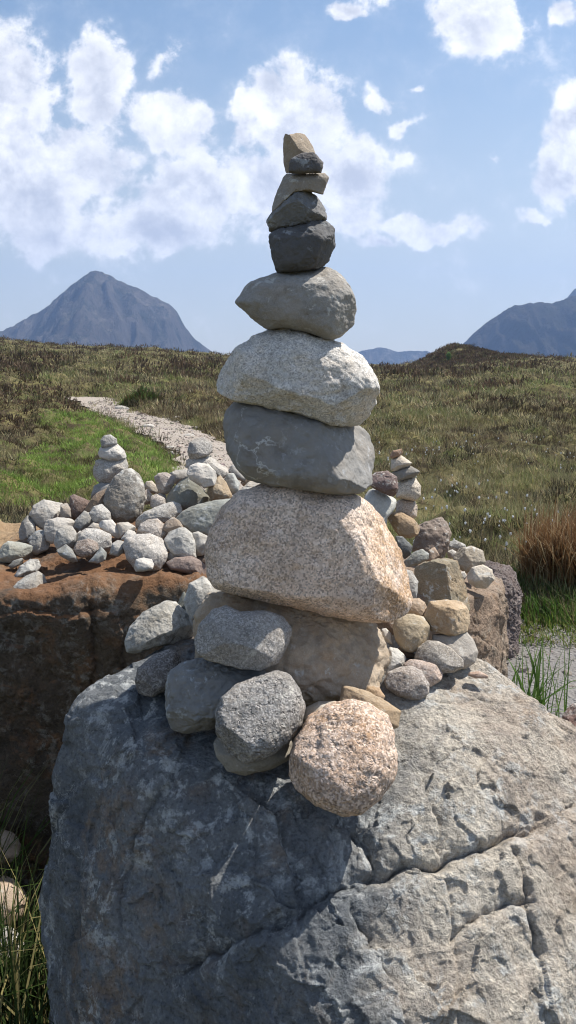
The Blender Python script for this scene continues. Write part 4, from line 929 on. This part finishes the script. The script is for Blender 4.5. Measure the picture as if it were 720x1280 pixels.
def clump(name, label, cat, x, y, nb, L, w, spread, cols, leanr=(.1, .7), zoff=0, seg=3, azbias=None):
    ang = rs.uniform(0, 2 * math.pi, nb); rr = np.sqrt(rs.uniform(0, 1, nb)) * spread
    bx, by = np.cos(ang) * rr, np.sin(ang) * rr
    z0 = float(H0(x, y)) + zoff
    cols = np.array(cols); c = cols[rs.randint(0, len(cols), nb)] * rs.uniform(.7, 1.3, (nb, 1))
    V, fs, cc = blades(bx, by, H0(bx + x, by + y) + zoff - z0 - .01, L * rs.uniform(.5, 1.1, nb), w * rs.uniform(.7, 1.3, nb), rs.uniform(leanr[0], leanr[1], nb), ang + rs.normal(size=nb) * .7 if azbias is None else azbias + rs.normal(size=nb) * .5, c, seg)
    return tag(mesh_obj(name, V, fs, MLEAF, False, (x, y, z0), cc), label, cat)
g = ground_at(702, 782)
clump('rush_tussock', 'big dead brown rush tussock at the right edge', 'tussock', 2.12, 5.75, 2600, .66, .009, .40, [(.22, .125, .06), (.28, .17, .085), (.15, .085, .045), (.20, .11, .05), (.42, .33, .2)], (.02, .75))
clump('grass_tuft', 'dark green grass around the foot of the brown rush tussock', 'grass tuft', 1.75, 5.38, 1300, .20, .010, .62, [(.05, .10, .02), (.08, .13, .03)], (.1, .7))
clump('grass_tuft', 'sunlit short green turf strip between rush tussock and gravel', 'grass tuft', 1.72, 5.02, 2600, .09, .008, .62, [(.12, .19, .03), (.16, .2, .05), (.22, .2, .09)], (.2, .8))
clump('grass_clump', 'bright green long bladed grass clump growing from the gravel at right', 'grass clump', at(656, 840, 3.2)[0], 3.2, 80, .55, .010, .10, [(.09, .17, .03), (.13, .21, .05), (.08, .14, .03)], (.05, .75))
clump('grass_clump', 'few thin upright green blades right of the bright grass clump', 'grass clump', at(697, 840, 3.15)[0], 3.15, 8, .56, .008, .06, [(.10, .2, .03), (.14, .22, .05)], (.0, .25))
clump('grass_clump', 'long dark grass clump with straw seed blades at the lower left', 'grass clump', -.66, 1.62, 420, .52, .006, .16, [(.035, .06, .014), (.05, .08, .02), (.028, .045, .012), (.22, .19, .08)], (.15, .95))
clump('grass_clump', 'shaded dark green grass in the bottom left corner', 'grass clump', -.56, 1.30, 520, .40, .006, .15, [(.022, .042, .012), (.036, .06, .016)], (.1, .85))
clump('grass_clump', 'tall loose grass at the left edge in front of the rusty boulder', 'grass clump', -.82, 1.85, 150, .58, .006, .13, [(.05, .08, .018), (.07, .11, .025), (.17, .16, .07)], (.1, .8))
bx_, by_ = ground_at(181, 508)[:2]
nb = 2600; d_ = rs.normal(size=(nb, 3)); d_[:, 2] = np.abs(d_[:, 2]); d_ /= np.linalg.norm(d_, axis=1)[:, None]
pp = d_ * rs.uniform(.55, 1, (nb, 1)) * np.array([.75, .8, .55]) * (1 + .35 * fbm(d_ * 2.2, 3))[:, None]
V, fs, cc = blades(pp[:, 0], pp[:, 1], pp[:, 2] - .1, rs.uniform(.1, .22, nb), rs.uniform(.05, .1, nb), rs.uniform(.1, .9, nb), np.arctan2(d_[:, 0], d_[:, 1]), np.array(((.07, .10, .03), (.09, .12, .04), (.10, .075, .035)))[rs.randint(0, 3, nb)] * rs.uniform(.6, 1.4, (nb, 1)), 1)
tag(mesh_obj('heather_bush', V, fs, MLEAF, False, (bx_, by_, float(H0(bx_, by_))), cc), 'dark green rounded heather bush beside the path bend', 'bush')
# small leafy sapling on the knoll
kx, ky = at(561, 440, 138)[0], 138.0
sap = bpy.data.objects.new('small_tree', None); COL.objects.link(sap); sap.location = (kx, ky, float(H1(kx, ky)))
tag(sap, 'single fresh green young tree on the dark knoll at the skyline', 'tree')
a_ = np.linspace(0, 2 * math.pi, 8, endpoint=False)
tv = np.concatenate([np.stack([np.cos(a_) * r_, np.sin(a_) * r_, np.full(8, h_)], 1) for r_, h_ in ((.09, -.2), (.06, .5), (.03, 1.3))])
tq = np.concatenate([np.stack([np.arange(8) + k * 8, (np.arange(8) + 1) % 8 + k * 8, (np.arange(8) + 1) % 8 + k * 8 + 8, np.arange(8) + k * 8 + 8], 1) for k in (0, 1)])
trunk = mesh_obj('trunk', tv, tq, MSTONE, True, colors=np.tile([.12, .1, .08], (len(tv), 1))); trunk.parent = sap
nb = 600; d_ = rs.normal(size=(nb, 3)); d_ /= np.linalg.norm(d_, axis=1)[:, None]
pp = d_ * rs.uniform(.4, 1, (nb, 1)) * np.array([.4, .4, .65]) * (1 + .3 * fbm(d_ * 2, 3))[:, None] + np.array([0, 0, 1.1])
V, fs, cc = blades(pp[:, 0], pp[:, 1], pp[:, 2], np.full(nb, .28), np.full(nb, .2), rs.uniform(0, 1, nb), rs.uniform(0, 6.28, nb), np.array([.19, .28, .09]) * rs.uniform(.7, 1.4, (nb, 1)), 1)
crown = mesh_obj('crown', V, fs, MLEAF, False, colors=cc); crown.parent = sap

# stones lying on the ground
def gs(label, px, py, w, h, Y, tint, mat='fine', **kw):
    o = [(px + w * math.cos(t) * (1 + .12 * math.sin(3 * t + px)), py - h * math.sin(t) * (1 + .1 * math.cos(2 * t + py))) for t in np.linspace(0, 2 * math.pi, 12, endpoint=False)]
    return rock('stone', label, o, Y, M[mat], tint, lvl=4, facets=3, **kw)
gs('small white stone on the grass above the rush tussock', 683, 681, 9, 5.5, 6.6, T['pale'])
gs('tan flat stone lying in grass at the far left, upper of two', 4, 1058, 24, 20, 2.0, (.42, .33, .25), depth=1.2)
gs('tan flat stone lying in grass at the far left, lower of two', 2, 1125, 30, 34, 1.86, (.36, .28, .21), depth=1.2)
gs('grey stone by the bottom left edge below the tan ones', 8, 1185, 22, 26, 1.75, T['grey'], depth=1.2)
for k, (px, py, w, h, lab) in enumerate(((152, 511, 9, 4, 'pale stone on the left verge where the path begins'), (222, 523, 7, 3, 'long pale stone lying across the upper path'), (185, 533, 8, 3, 'flat stone in the middle of the path'),
                                     (236, 545, 8, 3, 'grey stone on the right rut of the path'), (213, 560, 7, 3, 'stone on the path near its left grassy edge'))):
    gp = ground_at(px, py); gs(lab, px, py, w, h, gp[1], T['pale'])
gp = ground_at(525, 504); gs('pale rock half sunk in the moor right of the cairn', 525, 503, 8, 4, gp[1], T['pale'])

# ------------------------------------------------------------------ mountains
def hill_mat(name, a, b, c_, rock_):
    m, N = new_mat(name)
    g = N.node('ShaderNodeNewGeometry'); p = N.vmath('MULTIPLY', g.outputs['Position'], (1, 1, .45))
    n1 = N.noise(p, .0045, 8, .62); n2 = N.noise(N.vmath('MULTIPLY', p, (1, .5, .35)), .028, 8, .7)
    c = N.mix(N.smooth(n1, .4, .6), a, b)
    c = N.mix(N.smooth(n2, .48, .64), c, c_)
    nz = N.node('ShaderNodeSeparateXYZ', {0: g.outputs['True Normal']}).outputs[2]
    c = N.mix(N.math('MULTIPLY', N.smooth(nz, .80, .62), N.smooth(N.noise(p, .02, 6, .7), .35, .6)), c, rock_)
    finish(N, c, .95, N.math('ADD', n2, N.noise(p, .09, 6, .7)), 1.0, 12, .05)
    return m
def mountain(name, prof, Y0, sweep, xs, slope, mat, nx=420, ny=150, spread=1300, gully=16, seed=0, xpad=0):
    P = np.array(prof, float)
    pw = np.array([at(a, b, Y0) for a, b in P])
    x = np.linspace(pw[0, 0], pw[-1, 0], nx)
    zp = np.interp(x, pw[:, 0], pw[:, 2]); ker = np.hanning(9); ker /= ker.sum(); zp = np.convolve(np.pad(zp, 4, mode='edge'), ker, 'valid')
    y = np.concatenate([np.linspace(Y0 - spread * .75, Y0 + spread * .35, ny)])
    X, Y = np.meshgrid(x, y)
    y0 = Y0 + sweep * np.abs(X - xs)
    scale = Y / Y0
    ridge = np.interp(X, x, zp)
    dd = y0 - Y
    Z = EYE + (ridge - EYE) * (y0 / Y0) - slope * np.sqrt(dd * dd + 900) * np.where(dd > 0, 1, 1.2) + slope * 30
    g1 = fbm2(X + fbm2(X, Y, .004, 3, seed) * 50, Y * .35, .011, 5, seed + 1, ridged=True)
    Z += (g1 - .9) * gully * sstep(0, 160, np.abs(dd)) + fbm2(X, Y, .03, 4, seed + 2) * gully * .22
    Z = np.maximum(Z, -60)
    V = np.stack([X.ravel(), Y.ravel(), Z.ravel()], 1)
    i = np.arange(ny - 1)[:, None] * nx; j = np.arange(nx - 1)[None, :]
    q = np.stack([(i + j).ravel(), (i + j + 1).ravel(), (i + nx + j + 1).ravel(), (i + nx + j).ravel()], 1)
    return tag(mesh_obj(name, V, q, mat), kind='structure')
mm = hill_mat('mountain_rock', (.072, .062, .048), (.03, .032, .022), (.15, .13, .108), (.085, .074, .066))  # third colour: pale scree patches, lightened so the slopes look sunlit
mountain('mountain', [(-420, 520), (-260, 470), (-140, 440), (-60, 425), (0, 405), (45, 386), (85, 357), (108, 343), (123, 339), (138, 346), (165, 361), (200, 377), (212, 386), (222, 404), (234, 420), (262, 443), (300, 470), (380, 530)], 2900, .55, at(123, 340, 2900)[0], .62, mm, seed=70, gully=36)
mountain('mountain', [(500, 520), (560, 470), (585, 428), (592, 420), (612, 403), (640, 384), (665, 378), (690, 380), (715, 372), (760, 350), (830, 330), (950, 360), (1150, 470)], 2500, .25, at(700, 375, 2500)[0], .66, hill_mat('dark_mountain_rock', (.04, .034, .024), (.03, .03, .018), (.055, .045, .035), (.035, .03, .03)), seed=80, gully=38)
mountain('mountain', [(660, 470), (690, 400), (706, 378), (722, 362), (760, 330), (830, 300), (960, 350), (1150, 470)], 3400, .1, at(830, 300, 3400)[0], .6, mm, seed=84, gully=26)
mountain('mountain', [(380, 480), (420, 455), (444, 442), (458, 437), (474, 434), (486, 436), (496, 440), (512, 438), (535, 439), (560, 448), (640, 480)], 4300, .1, at(475, 434, 4300)[0], .5, mm, nx=240, ny=90, seed=90, gully=18)

# ------------------------------------------------------------------ air
bx0, by0, bz0, bx1, by1, bz1 = -5400, -5400, -75, 5400, 5400, 680
hv = np.array([(x, y, z) for x in (bx0, bx1) for y in (by0, by1) for z in (bz0, bz1)], float)
hf = np.array([(0, 1, 3, 2), (4, 6, 7, 5), (0, 4, 5, 1), (2, 3, 7, 6), (0, 2, 6, 4), (1, 5, 7, 3)])
m, N = new_mat('haze_air')
vol = N.node('ShaderNodeVolumePrincipled', {'Color': (.36, .56, 1, 1), 'Density': HAZE, 'Anisotropy': .2})
o_ = N.node('ShaderNodeOutputMaterial'); N.l.new(vol.outputs[0], o_.inputs['Volume'])
hz = mesh_obj('haze', hv, hf, m, False); tag(hz, 'thin blue air haze over the moor and mountains', 'haze', kind='stuff')

# ------------------------------------------------------------------ sky with cumulus
W = bpy.data.worlds.new('World'); SC.world = W; W.use_nodes = True
W.node_tree.nodes.clear(); N = NT(W.node_tree)
sky = N.node('ShaderNodeTexSky', sky_type='NISHITA', sun_disc=False, sun_elevation=R(SUN_EL), sun_rotation=R(SUN_AZ), altitude=50, air_density=1.0, dust_density=.6, ozone_density=1.6)
dirv = N.node('ShaderNodeTexCoord').outputs['Generated']
sp = N.node('ShaderNodeSeparateXYZ', {0: dirv})
yf = N.math('MAXIMUM', sp.outputs[1], .03)
u = N.math('DIVIDE', sp.outputs[0], yf); v = N.math('DIVIDE', sp.outputs[2], yf)
uv = N.node('ShaderNodeCombineXYZ', {0: u, 1: v, 2: 0.0}).outputs[0]
BLOBS = [(30, 235, 150, 95, 1.0), (-40, 130, 150, 130, 1.1), (20, 90, 70, 70, .8), (120, 80, 66, 62, .95), (118, 120, 60, 50, .95), (110, 200, 80, 70, .9), (225, 150, 60, 56, .95), (185, 130, 40, 30, .6), (190, 285, 130, 52, 1.0), (70, 290, 120, 40, .9), (255, 235, 90, 62, 1.0), (200, 245, 70, 40, .8), (370, 150, 90, 78, 1.0), (345, 115, 50, 40, .8), (430, 215, 80, 85, 1.0), (330, 235, 90, 80, .95), (300, 140, 26, 46, .8), (430, 270, 60, 40, .8), (160, 318, 90, 20, .6),
         (472, 124, 44, 26, .62), (515, 152, 26, 16, .55), (524, 112, 15, 10, .5), (505, 190, 24, 18, .45), (540, 284, 80, 26, .9), (500, 276, 50, 18, .7), (580, 280, 36, 30, .7), (466, 302, 46, 15, .75), (605, 18, 84, 52, 1.05), (560, 20, 40, 40, .6), (640, 40, 40, 26, .6), (436, 5, 38, 20, .85), (500, -14, 80, 24, .6),
         (712, 205, 66, 78, 1.05), (700, 240, 50, 30, .8), (725, 150, 44, 50, .95), (715, 10, 24, 30, .7), (668, 280, 32, 16, .65), (615, 204, 20, 13, .55), (205, 65, 46, 34, .5), (285, 65, 12, 10, .35), (-160, 200, 120, 150, 1.0), (860, 190, 100, 90, .9), (1000, 60, 160, 100, .8)]
def field(uvs):
    """soft union of the cumulus banks, by direction"""
    w = N.vmath('ADD', uvs, N.vmath('SCALE', N.vmath('SUBTRACT', N.noise(uvs, 11, 4, .6, out=1), (.5, .5, .5)), .085))
    best = None
    for px, py, a, b, k in BLOBS:
        d = ray(px, py); cu, cv = d[0] / d[1], d[2] / d[1]
        mp = N.node('ShaderNodeMapping', {'Vector': w, 'Location': (-cu * F / a, -cv * F / b, 0), 'Scale': (F / a, F / b, 0)})
        g = N.node('ShaderNodeTexGradient', {'Vector': mp.outputs[0]}, gradient_type='SPHERICAL').outputs[1]
        if k != 1: g = N.math('MULTIPLY', g, k)
        best = g if best is None else N.math('SMOOTH_MAX', best, g, .25)
    return best
def billow(uvs):
    n = N.noise(N.vmath('MULTIPLY', uvs, (1, 1.15, 1)), 11, 8, .64, .2)
    n2 = N.noise(N.vmath('ADD', uvs, (3.1, 1.7, 0)), 34, 5, .62, .15)
    return N.math('ADD', N.math('MULTIPLY', N.math('SUBTRACT', n, .5), 1.65), N.math('MULTIPLY', N.math('SUBTRACT', n2, .5), .5))
best = field(uv)
b0 = billow(uv); b1 = billow(N.vmath('ADD', uv, (.024, .030, 0)))
gate = N.smooth(best, .02, .4)
d0 = N.math('MULTIPLY_ADD', b0, gate, best)
d1 = N.math('MULTIPLY_ADD', b1, gate, best)
alpha = N.smooth(d0, .19, .48)
front = N.smooth(sp.outputs[1], .02, .12)
alpha = N.math('MULTIPLY', alpha, N.math('MULTIPLY', front, N.smooth(v, -.02, .08)))
alpha = N.math('MULTIPLY', alpha, .97)
relief = N.smooth(N.math('SUBTRACT', d0, d1), -.30, .42)          # billows facing the sun are bright
core = N.smooth(d1, .45, 1.05, 1, 0)                                 # thick parts grey towards the base
alpha = N.math('MAXIMUM', alpha, N.math('MULTIPLY', N.smooth(d0, .10, .45), .22))
lit = N.math('MULTIPLY_ADD', relief, .62, N.math('MULTIPLY', core, .38))
grey = N.math('MULTIPLY', N.smooth(N.noise(N.vmath('MULTIPLY', uv, (1, 1.5, 1)), 7, 4, .55), .46, .64), N.smooth(d0, .35, .8))
lit = N.math('MULTIPLY', lit, N.math('MULTIPLY_ADD', grey, -.42, 1.0))
cl = N.mix(lit, CLOUD_DARK, CLOUD_LIGHT)
skyc = N.mix(1.0, sky.outputs[0], SKY_TINT, 'MULTIPLY')
skyc = N.mix(N.math('MULTIPLY', N.smooth(v, .44, .03), .68), skyc, SKY_LOW)
allc = N.mix(alpha, skyc, cl)
# unseen bright clouds added behind the viewer to lift the fill light
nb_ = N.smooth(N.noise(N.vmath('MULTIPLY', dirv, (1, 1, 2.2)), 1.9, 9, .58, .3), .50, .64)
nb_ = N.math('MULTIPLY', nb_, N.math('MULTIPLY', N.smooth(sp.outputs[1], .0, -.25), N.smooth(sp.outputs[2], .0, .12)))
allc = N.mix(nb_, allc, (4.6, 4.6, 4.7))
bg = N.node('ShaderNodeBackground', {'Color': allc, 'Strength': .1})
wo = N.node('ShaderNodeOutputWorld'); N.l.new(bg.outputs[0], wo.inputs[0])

sl = bpy.data.lights.new('sun', 'SUN'); sl.energy = SUN_E; sl.angle = R(.55); sl.color = (1.0, .955, .88)
so = bpy.data.objects.new('sun', sl); COL.objects.link(so)
from mathutils import Vector
so.rotation_euler = Vector(SUN).to_track_quat('Z', 'Y').to_euler(); so.location = (20, 10, 40)

cam = bpy.data.cameras.new('camera'); co = bpy.data.objects.new('camera', cam); COL.objects.link(co)
cam.sensor_fit = 'VERTICAL'; cam.sensor_height = 24; cam.lens = 24 / 2 * F / 640.0
cam.clip_start = .05; cam.clip_end = 20000
co.location = (0, 0, EYE); co.rotation_euler = (math.pi / 2 - PITCH, 0, 0)
SC.camera = co

SC.view_settings.view_transform = 'Standard'; SC.view_settings.look = 'None'; SC.view_settings.gamma = 1; SC.view_settings.use_curve_mapping = False
SC.view_settings.exposure = EXPO
SC.render.engine = 'CYCLES'
cy = SC.cycles
cy.use_denoising = True
cy.max_bounces = 5; cy.diffuse_bounces = 3; cy.glossy_bounces = 2; cy.transmission_bounces = 3; cy.transparent_max_bounces = 6; cy.volume_bounces = 0
cy.sample_clamp_indirect = 5
cy.filter_width = 1.1
